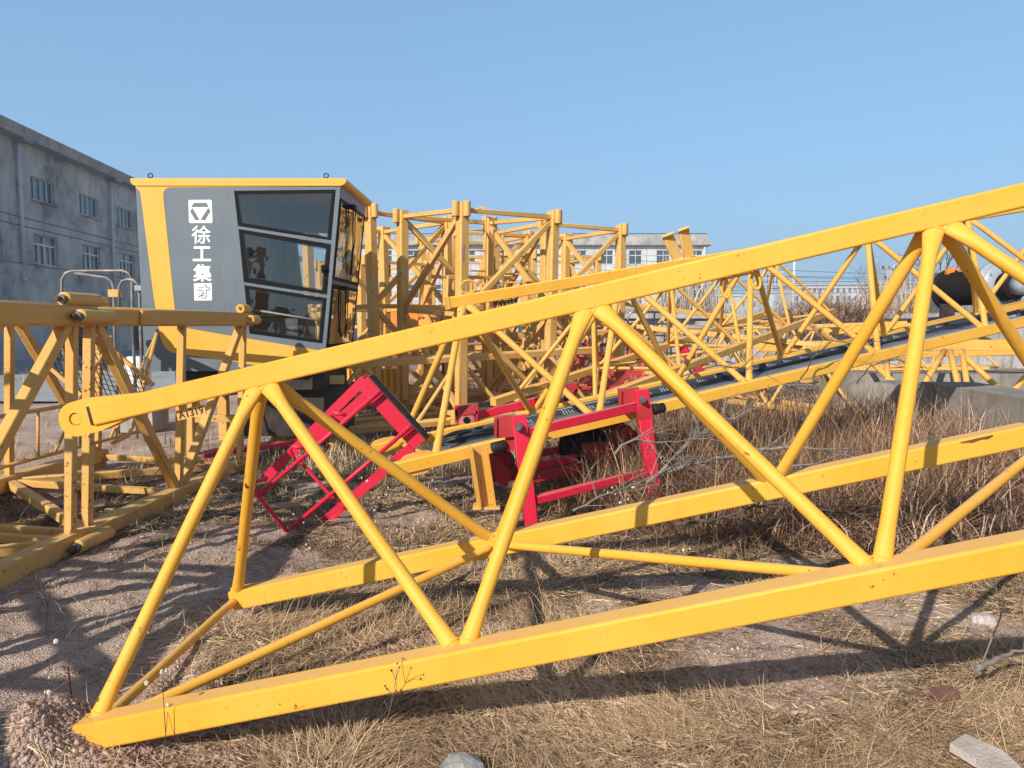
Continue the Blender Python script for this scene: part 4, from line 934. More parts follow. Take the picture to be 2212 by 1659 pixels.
# ------------------------------------------------------------ counter jib frame, truss below, winch
cj = thing('counter_jib', 'yellow beam platform carrying the winch at the right edge', 'crane platform', (7.5, 12.5, 0))
def zz(x, y, Y_): return U(1770+.2*x, 470+.2*y, Y_)
m = MB(); a = U(1632, 748, 12.3); b = U(2215, 745, 11.2); b2 = b+(b-a)*.35
m.beam(a, b2, .08, .16, r=.006); m.build('main_beam', YEL2, cj)
a = U(1780, 716, 14.); b = U(2260, 682, 12.6); m = MB(); m.beam(a, b+(b-a)*.3, .1, .13, r=.006); m.build('main_beam', YEL, cj)
a = U(1895, 726, 12.8); b = U(2260, 692, 12.); m = MB(); m.beam(a, b+(b-a)*.3, .1, .1, r=.006); m.build('main_beam', ORNG, cj)
m = MB(); a = U(1890, 735, 12.6); b = U(2110, 716, 12.1); m.beam(a, b, .3, .03, r=0); m.build('deck_plate', RUST, cj)
for x in (1700, 1815, 2030, 2160):
    m = MB(); a = U(x, 745, 12.1); m.beam(a, a+Vector((.25, 1.9, .33)), .06, r=.004); m.build('cross_beam', YEL2, cj)
for x0, x1 in ((1640, 1720), (1790, 1860)):
    pass
jd = thing('truss_support', 'short yellow tubular truss standing on concrete blocks under the platform beams', 'truss', (6.5, 11, 0))
apx = U(2050, 757, 11.2)
for (xa, ya, xb, yb) in ((2040, 757, 1994, 812), (2052, 757, 2071, 818), (2078, 757, 2090, 818), (2070, 757, 2160, 820), (2235, 790, 2190, 822), (1875, 775, 1935, 808), (1915, 775, 1918, 805)):
    m = MB(); m.tube(U(xa, ya, 11.2), U(xb, yb+22, 10.7), .042, 12); m.build('truss_leg', YEL2, jd)
m = MB(); m.beam(U(1870, 768, 11.3), U(2280, 760, 11.1), .08, .08, r=.01); m.build('truss_chord', YEL2, jd)
wn_ = thing('winch', 'dark brown rope drum winch with grey gearbox on the platform at right edge', 'winch', zz(1700, 1020, 11.6))
dl, drr = zz(1395, 775, 12.1), zz(1905, 745, 11.15); ax = (drr-dl); Ld = ax.length; axn = ax.normalized()
m = MB(); prof = [(.05, 0), (.31, 0), (.31, .03), (.262, .035)]
n_ = 26
for k in range(n_): prof += [(.262, .04+(Ld-.1)*k/n_), (.25, .04+(Ld-.1)*(k+.5)/n_)]
prof += [(.245, Ld-.05), (.31, Ld-.045), (.31, Ld-.01), (.05, Ld)]
m.lathe(prof, dl, axn, 40); m.build('rope_drum', ROPE, wn_)
side_ = axn.cross(Vector((0, 0, 1))).normalized()
m = MB(); m.box(dl-axn*.05+Vector((0, 0, -.05)), .04, .55, .62, Matrix.Rotation(math.atan2(axn.y, axn.x), 3, 'Z')); m.build('side_frame', plain('winch_grey', (.12, .13, .14), .5), wn_)
WGR = plain('winch_blue_grey', (.34, .38, .42), .4, var=.15)
m = MB(); m.lathe([(.1, 0), (.37, 0), (.37, .05), (.31, .06), (.31, .10), (.34, .11), (.34, .14), (.1, .15)], drr+axn*.01, axn, 40); m.box(drr+axn*.06+Vector((0, 0, -.3)), .1, .66, .35, Matrix.Rotation(math.atan2(axn.y, axn.x), 3, 'Z')); gb = m.build('gearbox_flange', WGR, wn_)
for k in range(10):
    t = R(36*k); xx = side_; c = drr+axn*.145+(xx*math.cos(t)+axn.cross(xx)*math.sin(t))*.28
    m = MB(); m.lathe([(.02, 0), (.02, .02)], c, axn, 6); m.build('flange_bolt', WGR, gb)
m = MB(); prof = []
for k in range(7): prof += [(.20, .20+.026*k), (.185, .213+.026*k)]
m.lathe([(.1, .19)]+prof+[(.1, .39)], drr, axn, 32); m.build('rope_coil', ROPE, wn_)
m = MB(); m.lathe([(.14, .39), (.14, .6), (.1, .62)], drr, axn, 24); m.build('motor', WGR, wn_)
for dz, yy in ((.22, -.26), (-.2, -.28)):
    m = MB(); m.tube(dl+Vector((0, yy, dz)), drr+Vector((0, yy, dz)), .022, 10); m.build('tie_rod', DARKM, wn_)
m = MB(); b0 = (dl+drr)/2; m.box(b0+Vector((.25, 0, -.42)), 2.0, .8, .06, Matrix.Rotation(-.08, 3, 'Y')); m.box(b0+Vector((-.55, -.35, -.36)), .2, .06, .22); m.build('base_plate', DARKM, wn_)
m = MB(); m.box(dl+Vector((-.05, -.1, .27)), .11, .08, .11); m.box(dl+Vector((.08, -.1, .31)), .18, .06, .035); m.build('limit_switch', ORNG, wn_)
m = MB(); m.beam(drr+Vector((.05, -.3, -.25)), drr+Vector((.3, -.35, -.05)), .02, r=0); m.build('lever', RUST, wn_)

# ------------------------------------------------------------ clutter between mast sections and wall
for lab, T0_, L_, a_, b_, n_ in (('small yellow jib section lying low behind the red tilted frame', (-.9, 12.3, 1.25), (1.25, .35, .03), (-.6, -.45, -1.0), (-.65, .6, -1.0), 4),
        ('yellow jib section standing crossways behind the second mast section', (1.2, 13.6, 1.5), (1.15, -.55, -.12), (-.7, -.35, -.95), (-.5, .75, -.95), 4),
        ('thin yellow jib section lying between the tilted red frame and the mast sections', (-1.9, 9.6, .95), (1.2, .5, .05), (-.55, -.3, -.85), (-.7, .45, -.85), 3),
        ('yellow jib section resting low behind the red mesh platform', (1.9, 15.2, 1.9), (1.25, .1, -.16), (-.6, -.5, -1.0), (-.6, .6, -1.0), 4),
        ('worn yellow jib section lying at the foot of the retaining wall', (4.2, 17.5, 1.3), (1.3, -.25, .05), (-.6, -.6, -1.0), (-.6, .55, -1.0), 5)):
    jr = jib('jib_section', lab, T0_, L_, a_, b_, {k: None for k in range(n_)}, {k: None for k in range(n_+1)}, {k: None for k in range(n_+1)}, YELB, (-.2, 1.3*n_-.6), (-.5, 1.3*n_-.1), (-.5, 1.3*n_-.1), size=.085)
    lace(jr[0], jr[1], [(('N', k), ('F', k+1)) for k in range(n_)]+[(('N', k), ('F', k)) for k in range(0, n_+1)], .02, YELB, jr[2])
ld = thing('ladder', 'yellow caged ladder standing behind the tallest mast section', 'ladder', (.05, 12.4, 0))
for xx in (-.2, .2):
    m = MB(); m.pipe([(.05+xx, 12.4, 0), (.05+xx, 12.4, 2.75), (.05+xx, 12.5, 2.9), (.05+xx, 12.7, 2.85)], .02, 8); m.build('ladder_rail', YELB, ld)
for k in range(9): m = MB(); m.tube((-.15, 12.4, .3+.28*k), (.25, 12.4, .3+.28*k), .013, 8); m.build('ladder_rung', YELB, ld)
for k in range(4):
    m = MB(); m.pipe([Vector((.05+.32*math.cos(t), 12.42+.45*math.sin(t), .9+.6*k)) for t in np.linspace(math.pi*.92, 2*math.pi+.25, 14)], .012, 6); m.build('cage_hoop', YELB, ld)
bs = thing('beam_stack', 'low stack of yellow and orange steel beams behind the upright mast sections', 'steel beams', (-1, 16.5, 0))
for k in range(9):
    z = .95+.17*(k % 5); yy = 13.9+.5*(k//5)
    m = MB(); m.beam((-2.6+.2*rng.random(), yy+1.2, z), (-.1+.5*rng.random(), yy+1.35, z+.03), .12, .11, r=.006); m.build('beam', (YEL2, ORNG, YELB)[k % 3], bs)
m = MB()
for x in (-2.3, -1.3, -.4): m = MB(); m.box((x, 15.4, .42), .15, 1.2, .85); m.build('timber_bearer', RUST, bs)
op = thing('orange_panel', 'orange steel equipment panel standing behind the cab front', 'steel panel', (-2.0, 14, 0))
m = MB(); m.box((-2.05, 14.2, 1.35), .6, .08, .95); m.box((-2.05, 14.2, .43), .08, .08, .9); m.build('panel', ORNG, op)
# low corrugated yellow crate seen under the cab
cr = thing('yellow_crate', 'low corrugated yellow steel crate seen under the cab', 'crate', (-2.6, 12, 0))
m = MB(); m.box((-2.75, 13.2, .45), 1.6, .8, .5)
for k in range(15): m.box((-3.5+.105*k, 12.77, .45), .04, .05, .5)
m.build('crate_body', YEL, cr)
for x in (-3.4, -2.1): m = MB(); m.box((x, 13.2, .08), .12, .7, .24); m.build('skid', RUST, cr)
# red mesh platforms (expanded metal) leaning behind jib C
def mesh_panel(P0, du, dv, nu, nv_, r_, mm):
    m = MB()
    for k in range(-nv_, nu+nv_):
        for sg in (1, -1):
            pts = []
            for i in range(nv_+1):
                uu = (k+i if sg == 1 else k+nv_-i)
                if 0 <= uu <= nu: pts.append(P0+du*(uu/nu)+dv*(i/nv_))
            if len(pts) > 1: m.beam(pts[0], pts[-1], r_, r_*1.5, r=0)
    return m
rp_ = thing('red_mesh_platform', 'red expanded metal platform with grey tube rail behind the third jib section', 'platform', (1.2, 12, 0))
P0 = U(1233, 838, 12.2); P1 = U(1392, 838, 12.2); P2 = U(1240, 745, 13.6)
m = mesh_panel(P0, P1-P0, P2-P0, 26, 16, .006, RED); m.build('mesh_deck', RED, rp_)
m = MB()
for t in (0, .33, .66, 1): m.beam(P0.lerp(P2, t), P1+(P2-P0)*t, .05, r=.004)
m.beam(P0, P2, .05, r=.004); m.beam(P1, P1+P2-P0, .05, r=.004); m.build('deck_frame', RED, rp_)
m = MB(); a = P2+Vector((0, 0, 0)); b = P1+P2-P0; m.pipe([a, a+Vector((0, 0, .25)), a+Vector((.05, 0, .3)), b+Vector((-.05, 0, .3)), b+Vector((0, 0, .25)), b], .022, 8); m.build('hand_rail', GALV, rp_)
m = MB(); m.beam(U(1478-.0, 790-20, 11.8)-Vector((.0, 0, 0)), U(1538-0, 930-60, 11.2), .05, .12, r=.004)
rb2 = thing('red_channel', 'red steel channel leaning among the clutter left of the retaining wall', 'steel channel', (2.9, 11.5, 0)); m = MB(); m.beam(U(1475, 752, 11.9), U(1545, 850, 11.3), .07, .13, r=.004); m.build('channel', RED, rb2)
# grey railing frames
def railing(label, x0, x1, y0, y1, Yd, posts, bars, r_=.02, top_round=True, mat=GALV):
    a = U(x0, y1, Yd); b = U(x1, y1, Yd+.3); c = U(x0, y0, Yd)
    t = thing('railing_frame', label, 'railing', ((a.x+b.x)/2, Yd, 0), 'galvanised guard rail frames'); h = c.z-a.z
    m = MB(); q_ = .12; m.pipe([a, a+Vector((0, 0, h-q_)), a+Vector((q_*.3, 0, h-q_*.3)), a+Vector((q_, 0, h)), b+Vector((-q_, 0, h)), b+Vector((-q_*.3, 0, h-q_*.3)), b+Vector((0, 0, h-q_)), b], r_, 8); m.build('hoop', mat, t)
    for k in range(1, posts): p = a.lerp(b, k/posts); m = MB(); m.tube(p, p+Vector((0, 0, h)), r_*.8, 8); m.build('post', mat, t)
    for k in range(bars): f = (k+.6)/(bars+.6); m = MB(); m.tube(a+Vector((0, 0, h*f)), b+Vector((0, 0, h*f)), r_*.8, 8); m.build('bar', mat, t)
    return t
railing('tall galvanised railing frame in front of the white tiled building', 1355, 1440, 672, 790, 13.8, 3, 4)
railing('low galvanised railing frame right of the red mesh platform', 1400, 1500, 715, 800, 14.5, 3, 3)
railing('long galvanised railing frame leaning by the retaining wall', 1455, 1590, 780, 850, 13.2, 9, 2, .014)
railing('small arched railing frame behind the tallest mast section', 1245, 1310, 712, 760, 14.2, 2, 1)
railing('short galvanised frame at the bank edge under the second jib', 1500, 1600, 705, 770, 16.5, 4, 2)
# hoop railings left, behind lying mast section
hp = thing('hoop_railing', 'bent silver pipe railing behind the lying mast section, in front of the factory', 'railing', (-4.9, 9.3, 0))
def zb1(x, y, Y_): return U(.25*x, 581+.25*y, Y_)
for pts, yy in (([(535, 400), (535, 90), (570, 35), (620, 18), (1060, 15), (1110, 35), (1140, 90), (1145, 420)], 9.2), ([(640, 33), (920, 75), (965, 110), (985, 180), (985, 420)], 9.6), ([(1030, 420), (1030, 150), (1055, 105), (1100, 90), (1150, 95), (1190, 130), (1205, 200), (1210, 420)], 9.0)):
    m = MB(); pp = [zb1(*q, yy) for q in pts]
    if pts[0][1] == 400: pp = [Vector((pp[0].x, pp[0].y, .05))]+pp
    pp = pp+[Vector((pp[-1].x, pp[-1].y, .05))]; m.pipe(pp, .018, 10); m.build('hoop', RAILM, hp)
m = MB(); m.box(zb1(1000, 210, 9.3), .16, .06, .09); m.build('clamp', YELB, hp)
m = MB(); m.box(zb1(1200, 165, 8.95), .08, .05, .06); m.build('clamp', GALV, hp)
# white container ends / tubs by the yard
wb = thing('white_drum', 'white plastic drum standing beyond the lying mast section', 'drum', (-4.7, 10.6, 0))
cdr = U(296, 770, 10.6); m = MB(); m.lathe([(.15, 0), (.17, .02), (.17, .28), (.16, .3), (.17, .32), (.17, .55), (.12, .6)], (cdr.x, 10.6, .4), n=20); m.build('drum_body', WHT, wb)
m = MB(); m.box((cdr.x, 10.6, .18), .6, .5, .44); m.build('plinth', CONL, wb)
# ------------------------------------------------------------ vegetation helpers
def blades(name, pos, length, width, tilt, droop, mat, nseg=4, az=None, rnd=None, label=None, cat=None, kind='stuff'):
    n = len(pos); az = rng.random(n)*2*np.pi if az is None else az
    L = length; th = tilt.copy(); p = pos.copy(); dirx, diry = np.cos(az), np.sin(az)
    wa = az+np.pi/2+rng.normal(0, .5, n); wx, wy = np.cos(wa), np.sin(wa)
    V = np.zeros((n, 2*nseg+1, 3)); step = L/nseg
    for k in range(nseg):
        ww_ = width*(1-.75*(k/nseg)**1.5)/2
        V[:, 2*k] = p-np.stack([wx*ww_, wy*ww_, 0*ww_], -1); V[:, 2*k+1] = p+np.stack([wx*ww_, wy*ww_, 0*ww_], -1)
        p = p+np.stack([np.sin(th)*dirx, np.sin(th)*diry, np.cos(th)], -1)*step[:, None]
        th = th+droop/nseg+rng.normal(0, .12, n); b_ = rng.normal(0, .18, n); c_, s__ = np.cos(b_), np.sin(b_); dirx, diry = dirx*c_-diry*s__, dirx*s__+diry*c_
        if k: pass
    V[:, -1] = p
    # keep above ground
    hh = height(V[..., 0], V[..., 1])+.003; V[..., 2] = np.maximum(V[..., 2], hh+.002*rng.random(V.shape[:2])*4)
    m_ = 2*nseg+1; base = np.arange(n)*m_
    loops = []; starts = []; tot = []
    quads = []
    for k in range(nseg-1): quads.append(np.stack([base+2*k, base+2*k+1, base+2*k+3, base+2*k+2], -1))
    Q_ = np.concatenate(quads).ravel(); T_ = np.stack([base+2*(nseg-1), base+2*(nseg-1)+1, base+2*nseg], -1).ravel()
    me = bpy.data.meshes.new(name); me.vertices.add(n*m_); me.vertices.foreach_set('co', V.ravel())
    nq = n*(nseg-1); me.loops.add(len(Q_)+len(T_)); me.loops.foreach_set('vertex_index', np.concatenate([Q_, T_]).astype(np.int32))
    me.polygons.add(nq+n); me.polygons.foreach_set('loop_start', np.concatenate([np.arange(nq)*4, nq*4+np.arange(n)*3]).astype(np.int32))
    me.update(calc_edges=True)
    at = me.attributes.new('rnd', 'FLOAT', 'POINT'); r_ = rng.random(n) if rnd is None else rnd
    at.data.foreach_set('value', np.repeat(r_, m_).astype(np.float32)); me.materials.append(mat)
    o = bpy.data.objects.new(name, me); COL.objects.link(o)
    if kind: o['kind'] = kind
    if label: o['label'] = label; o['category'] = cat
    return o
def density(x, y):
    d = np.ones_like(x)
    def ell(cx, cy, rx, ry, v, soft=.35):
        r_ = np.sqrt(((x-cx)/rx)**2+((y-cy)/ry)**2)+.5*(vnoise(x*3.3, y*3.3)-.5)
        return v+(1-v)*sstep(1-soft, 1+soft, r_)
    d *= ell(-2.1, 4.0, 1.05, 1.55, .10)
    d *= ell(-1.75, 2.75, .8, .55, .25)
    d *= ell(-1.3, 2.2, .75, .22, .10)
    d *= ell(1.15, 3.15, .55, .42, .10)
    d *= ell(1.55, 3.6, .8, .45, .35)
    d *= ell(.55, 2.42, .28, .13, .3)
    d *= ell(-.15, 2.62, .3, .10, .3)
    d *= ell(-5.0, 10.5, 2.6, 4.2, .15)
    d *= ell(-8, 16, 5, 8, .05)
    d *= .10+.90*sstep(.26, .55, .6*vnoise(x*1.7+50, y*1.7)+.4*vnoise(x*4.3, y*4.3+7))
    return d
def scatter(n, x0, x1, y0, y1, clump=1, spread=.05):
    # sample uniformly in view-weighted space
    y = y0*(y1/y0)**rng.random(n); x = (x0+(x1-x0)*rng.random(n))*(y/y1)
    keep = rng.random(n) < density(x, y); x, y = x[keep], y[keep]
    x = np.repeat(x, clump)+rng.normal(0, spread, len(x)*clump); y = np.repeat(y, clump)+rng.normal(0, spread, len(y)*clump)
    return np.stack([x, y, height(x, y)], -1)
def grass(name, n, x0, x1, y0, y1, clump, spread, l0, l1, w0, w1, tmin, tmax, dr, mat, label, cat='dry grass', flow=.9):
    p = scatter(n, x0, x1, y0, y1, clump, spread); k = len(p)
    sc_ = np.clip(p[:, 1]/3.2, .8, 3.5)**.6
    az_ = 14*vnoise(p[:, 0]*1.1+9, p[:, 1]*1.1)+rng.normal(0, flow, k) if flow else None
    patch = vnoise(p[:, 0]*2.1+31, p[:, 1]*2.1)
    cl = np.repeat(rng.random((k+clump-1)//clump), clump)[:k]
    rnd_ = np.clip(.40*cl+.42*rng.random(k)+.42*(patch-.35), 0, 1)
    return blades(name, p, (l0+(l1-l0)*rng.random(k)**1.6)*(.7+.6*cl), (w0+(w1-w0)*rng.random(k))*sc_, tmin+(tmax-tmin)*rng.random(k), dr*rng.random(k), mat, az=az_, rnd=rnd_, label=label, cat=cat)
grass('dry_grass', 4600, -6.5, 6.5, 2.0, 7.5, 15, .040, .03, .16, .0018, .0036, .4, 1.5, 2.4, STRAW, 'dense tufts of short dry straw-coloured grass covering the ground')
grass('straw_litter', 6500, -6.5, 6.5, 2.0, 7.5, 16, .075, .04, .24, .0018, .0040, 1.15, 1.6, .35, STRAW, 'fallen straw lying flat over the dirt between the tufts', 'straw')
grass('far_dry_grass', 5200, -19, 17, 7.0, 25.5, 11, .12, .10, .34, .003, .006, .05, 1.0, 1.3, STRAW, 'dry grass patches around the stored crane parts further back')
grass('grass_wisps', 1500, -6.5, 6.5, 2.7, 8.5, 4, .03, .12, .36, .0012, .0020, .0, .9, 2.2, STRAW, 'sparse tall wisps of thin dry grass rising above the matted straw')
grass('loose_straw', 3600, -5.5, 5.5, 2.0, 5.0, 12, .09, .10, .32, .0018, .0036, 1.25, 1.58, .35, STRAW, 'long bleached straw stalks lying tangled over the foreground', 'straw')
# bank grass
n = 9000; x = 1.5+42*rng.random(n); y = WALLY+.4+2.6*rng.random(n)**1.5
k_ = sstep(.35, .6, vnoise(x*.5, y*.1)); kp = rng.random(n) < .25+.75*k_; x, y = x[kp], y[kp]
blades('bank_grass', np.stack([x, y, height(x, y)], -1), .35+.7*rng.random(len(x)), .012+.012*rng.random(len(x)), .1+.7*rng.random(len(x)), 1.2*rng.random(len(x)), REED, label='tall dry grass along the top of the retaining wall', cat='dry grass')
x = 9.+2.*rng.normal(0, .5, 1800); y = 25.3+rng.normal(0, .25, 1800)
x2 = U(1800, 690, 25).x+rng.normal(0, .9, 2200); y2 = 24.6+.9*rng.random(2200); z2_ = 1.0+.9*rng.random(2200)
blades('hanging_reeds', np.stack([x2, y2, z2_], -1), .5+.8*rng.random(2200), .015+.015*rng.random(2200), .3+1.0*rng.random(2200), 1.8*rng.random(2200), REED, label='drooping clump of dry reeds spilling over the retaining wall', cat='reeds')
# big dry reed mass under jib B at the right
def region(n, cx, cy, rx, ry): t = rng.random(n)*2*np.pi; r_ = np.sqrt(rng.random(n)); return cx+rx*r_*np.cos(t), cy+ry*r_*np.sin(t)
x, y = region(9500, 3.2, 6.0, 1.9, 1.5); kp = (x < 4.35); x, y = x[kp], y[kp]; n = len(x)
blades('dry_reeds', np.stack([x, y, height(x, y)], -1), .2+.55*rng.random(n), .004+.009*rng.random(n), .1+1.3*rng.random(n), .4+2.6*rng.random(n), REED, nseg=5, label='tangled mass of long dry reed leaves beside the low concrete wall', cat='reeds')
x, y = region(21000, 2.1, 6.5, 1.9, 1.6); n = len(x)
blades('brown_brushwood', np.stack([x, y, height(x, y)], -1), .3+.65*rng.random(n), .003+.006*rng.random(n), .1+1.3*rng.random(n), 1.8*rng.random(n)-.3, BRUSH, label='dense brown brushwood under the second jib section', cat='brushwood')
x, y = region(7500, 3.9, 7.2, .6, 1.4); n = len(x)
blades('dry_reeds', np.stack([x, y, height(x, y)], -1), .4+.65*rng.random(n), .005+.010*rng.random(n), .05+.8*rng.random(n), .4+2.4*rng.random(n), REED, nseg=6, label='taller drooping reeds against the face of the low concrete wall', cat='reeds')
x, y = region(6500, 3.7, 8.8, 2.0, 1.3); n = len(x)
blades('brown_brushwood', np.stack([x, y, height(x, y)], -1), .3+.6*rng.random(n), .006+.006*rng.random(n), .1+1.0*rng.random(n), 1.0*rng.random(n), BRUSH, label='thinner brown brush behind the second jib, near the flat block', cat='brushwood')
# reeds / plumes in front of tiled building and on the bank
for x0_, x1_, Yd, hh, lab in ((1420, 1540, 30, 2.4, 'tall pale reed plumes in front of the white tiled building'), (1880, 2000, 30, 2.0, 'tall reed plumes beside the utility pole')):
    n = 240; xs = U(x0_, 680, Yd).x+(U(x1_, 680, Yd).x-U(x0_, 680, Yd).x)*rng.random(n); ys = Yd+rng.normal(0, .8, n)
    blades('reed_plumes', np.stack([xs, ys, height(xs, ys)], -1), hh*(.4+.8*rng.random(n)), .03+.04*rng.random(n), .02+.25*rng.random(n), .5*rng.random(n), PLUME, label=lab, cat='reeds')
# ------------------------------------------------------------ branching plants
def branchy(m, p, d, L, r, depth, seed, spread=.6, seg=4, kids=3, up=.1):
    rr = random.Random(seed); pts = [Vector(p)]; rad = [r]; d = Vector(d).normalized()
    for k in range(seg):
        d = (d+Vector((rr.gauss(0, .16), rr.gauss(0, .16), rr.gauss(0, .12)+up*.3))).normalized()
        pts.append(pts[-1]+d*L/seg); rad.append(r*(1-.55*(k+1)/seg))
    m.pipe(pts, r, 5, radii=rad)
    if depth > 0:
        for k in range(kids):
            i = rr.randint(1, seg); dd = (d+Vector((rr.gauss(0, spread), rr.gauss(0, spread), rr.gauss(.1, spread*.7)))).normalized()
            branchy(m, pts[i], dd, L*rr.uniform(.45, .7), rad[i]*.6, depth-1, rr.random(), spread, seg, kids, up)
def tree(label, x, Yd, ybase, hgt, r, seed, kids=4, depth=4, nm='bare_tree', cat='tree', mat=TWIG, spread=.55):
    bx_ = U(x, 680, Yd).x; z0 = 1.6; t = thing(nm, label, cat, (bx_, Yd, z0), 'leafless trees on the bank')
    m = MB(); m.pipe([(bx_, Yd, z0-.2), (bx_+.05, Yd, z0+hgt*.2), (bx_-.03, Yd, z0+hgt*.42)], r, 8, radii=[r, r*.8, r*.6]); m.build('trunk', mat, t)
    m = MB()
    for k in range(6): branchy(m, (bx_-.03+.01*k, Yd, z0+hgt*(.2+.045*k)), (math.cos(k*1.9+seed)*.7, math.sin(k*1.9+seed)*.5, .8), hgt*(.48-.02*k), r*.45, depth, seed*13+k, spread, 4, kids, .15)
    m.build('crown', mat, t)
tree('bare spreading tree behind the winch, tallest on the bank', 2028, 34, 670, 4.3, .08, 3, kids=4, depth=3)
tree('small bare tree between the utility pole and the long white block', 1965, 38, 670, 3.0, .05, 5, kids=4, depth=3)
tree('bare thin sapling right of the tiled building', 1535, 36, 690, 2.9, .04, 8, kids=3, depth=3)
tree('bare shrub-like tree just left of the utility pole', 1870, 42, 670, 3.4, .05, 11, kids=4, depth=3)
tree('bare twiggy tree in front of the tiled building beside the railing', 1382, 32, 700, 3.0, .035, 21, kids=3, depth=3)
# reddish shrubs by the winch
REDTW = plain('reddish_twig', (.30, .17, .15), .9, var=.35, scale=4)
for k, (x, lab) in enumerate(((1895, 'reddish leafless shrub nearest the utility pole'), (1940, 'reddish leafless shrub in the middle of the bank row'), (1985, 'reddish leafless shrub left of the bare tree'), (2020, 'reddish leafless shrub by the winch'))):
    Yd = 31; bx_ = U(x, 680, Yd).x; t = thing('shrub', lab, 'shrub', (bx_, Yd, 1.6), 'reddish shrubs on the bank'); m = MB()
    for j in range(9): branchy(m, (bx_+random.uniform(-.35, .35), Yd+random.uniform(-.3, .3), 1.55), (random.gauss(0, .35), random.gauss(0, .3), 1), .8+.5*random.random(), .018, 2, k*50+j, .5, 4, 5, .2)
    m.build('twigs', REDTW, t)
# dead pale branches in the foreground right
def dead_branch(label, pts, yy, r, mat=BARK, seed=1, kids=8):
    P_ = [U(x, y, Y_) for (x, y), Y_ in zip(pts, yy)]
    Q2 = []
    for i in range(len(P_)-1):
        for t in np.linspace(0, 1, 6)[:-1]: Q2.append(P_[i].lerp(P_[i+1], t)+Vector(rng.normal(0, min(.008, (P_[i+1]-P_[i]).length*.02), 3)))
    Q2.append(P_[-1]); t = thing('dead_branch', label, 'branch', P_[0], 'fallen dead branches'); m = MB()
    m.pipe(Q2, r, 7, radii=[r*(1-.75*i/len(Q2)) for i in range(len(Q2))]); d = (P_[-1]-P_[0]).normalized()
    for k in range(kids):
        i = int(len(Q2)*(.1+.85*k/kids)); branchy(m, Q2[min(i, len(Q2)-1)], d+Vector(rng.normal(0, .55, 3)), .22+.25*rng.random(), r*.32, 1, seed*77+k, .5, 4, 2, 0.02)
    m.build('branch_wood', mat, t)
z24 = lambda L: [(1327+.25*x, 829.5+.25*y) for x, y in L]
dead_branch('thick pale dead branch lying behind the far bottom chord', z24([(450, 760), (640, 700), (870, 640), (1230, 580), (1530, 540), (1700, 560), (2100, 560)]), [5.3, 5.35, 5.4, 5.5, 5.5, 5.5, 5.5], .022, seed=2)
dead_branch('pale forked dead branch rising right of the red trolley', z24([(280, 860), (440, 720), (560, 600), (640, 500), (790, 400), (960, 310), (1320, 170)]), [5.1, 5.1, 5.15, 5.2, 5.3, 5.4, 5.5], .014, seed=3, kids=10)
dead_branch('thin grey arching branch curving over the red trolley post', z24([(0, 610), (60, 530), (180, 480), (380, 510), (640, 490), (900, 420)]), [5.0, 5.0, 5.0, 5.05, 5.1, 5.2], .010, seed=4)
dead_branch('slender pale branch lying on the grass left of the trolley post', z24([(-350, 1090), (-100, 960), (130, 880), (400, 770), (620, 640)]), [4.7, 4.8, 4.9, 5.0, 5.1], .008, seed=5)
dead_branch('dark dead branch lying on the grass beneath the far bottom chord', z24([(520, 1215), (760, 1190), (960, 1150), (1200, 1060), (1500, 1030), (1900, 1100), (2100, 1150)]), [4.1, 4.1, 4.15, 4.2, 4.3, 4.2, 4.2], .012, DBARK, seed=6)
dead_branch('long thin branch reaching right toward the low concrete wall', [(1700, 1010), (1850, 985), (1985, 960), (2080, 920), (2200, 865)], [5.0, 5.1, 5.2, 5.3, 5.4], .007, seed=7, kids=4)
dead_branch('grey weathered stick on the straw at bottom right', [(1752, 1668), (1800, 1630), (1850, 1600), (1880, 1572)], [2.42, 2.52, 2.62, 2.7], .008, seed=8, kids=2)
dead_branch('stout broken branch end at the lower right frame edge', [(2110, 1445), (2150, 1425), (2190, 1408), (2240, 1400)], [2.85, 2.9, 2.95, 2.95], .014, seed=9, kids=1)
# thorny vines among the red trolley and jib B
for k, (label, pts, yy) in enumerate((('dark bramble vine trailing over the second jib at right', [(1730, 820), (1760, 770), (1800, 735), (1850, 745), (1920, 735), (2010, 705)], [6.2]*6),
        ('dark bramble vine tangled at the middle of the second jib', [(1450, 860), (1500, 800), (1545, 790), (1600, 795), (1640, 760), (1670, 720)], [6.2]*6),
        ('dark vine hanging from the second jib over the brushwood', [(1850, 830), (1880, 790), (1925, 775), (1990, 790), (2020, 830), (2050, 870)], [6.0]*6))):
    dead_branch(label, pts, yy, .006, DBARK, seed=20+k, kids=12)
# tall thin weeds
def weed(label, x, y, hgt, heads, seed, Yg=None, mat=DBARK, hmat=FLOW):
    p = Gd(x, y, 0) if Yg is None else U(x, y, Yg); p.z = hz(p.x, p.y); t = thing('dry_weed', label, 'weed', p, 'tall dry weeds'); rr = random.Random(seed)
    m = MB(); pts = [p]; d = Vector((rr.gauss(0, .12), rr.gauss(0, .08), 1)).normalized()
    for k in range(6): d = (d+Vector((rr.gauss(0, .08), rr.gauss(0, .08), 0))).normalized(); pts.append(pts[-1]+d*hgt/6)
    m.pipe(pts, .0018, 5, radii=[.002-.0002*k for k in range(7)])
    tips = [pts[-1]]
    for k in range(heads):
        i = rr.randint(2, 5); dd = (d+Vector((rr.gauss(0, .5), rr.gauss(0, .5), rr.gauss(0, .2)))).normalized(); q = pts[i]+dd*hgt*rr.uniform(.1, .28)
        m.pipe([pts[i], pts[i].lerp(q, .5)+Vector((0, 0, .006)), q], .0009, 4); tips.append(q)
    m.build('stem', mat, t)
    for k, q in enumerate(tips):
        m = MB(); m.ico(q, (.005+.004*rr.random())*(1 if hmat is FLOW else .5), .25, (1, 1, 1.2), 1, seed*9+k); m.build('seed_head', hmat, t)
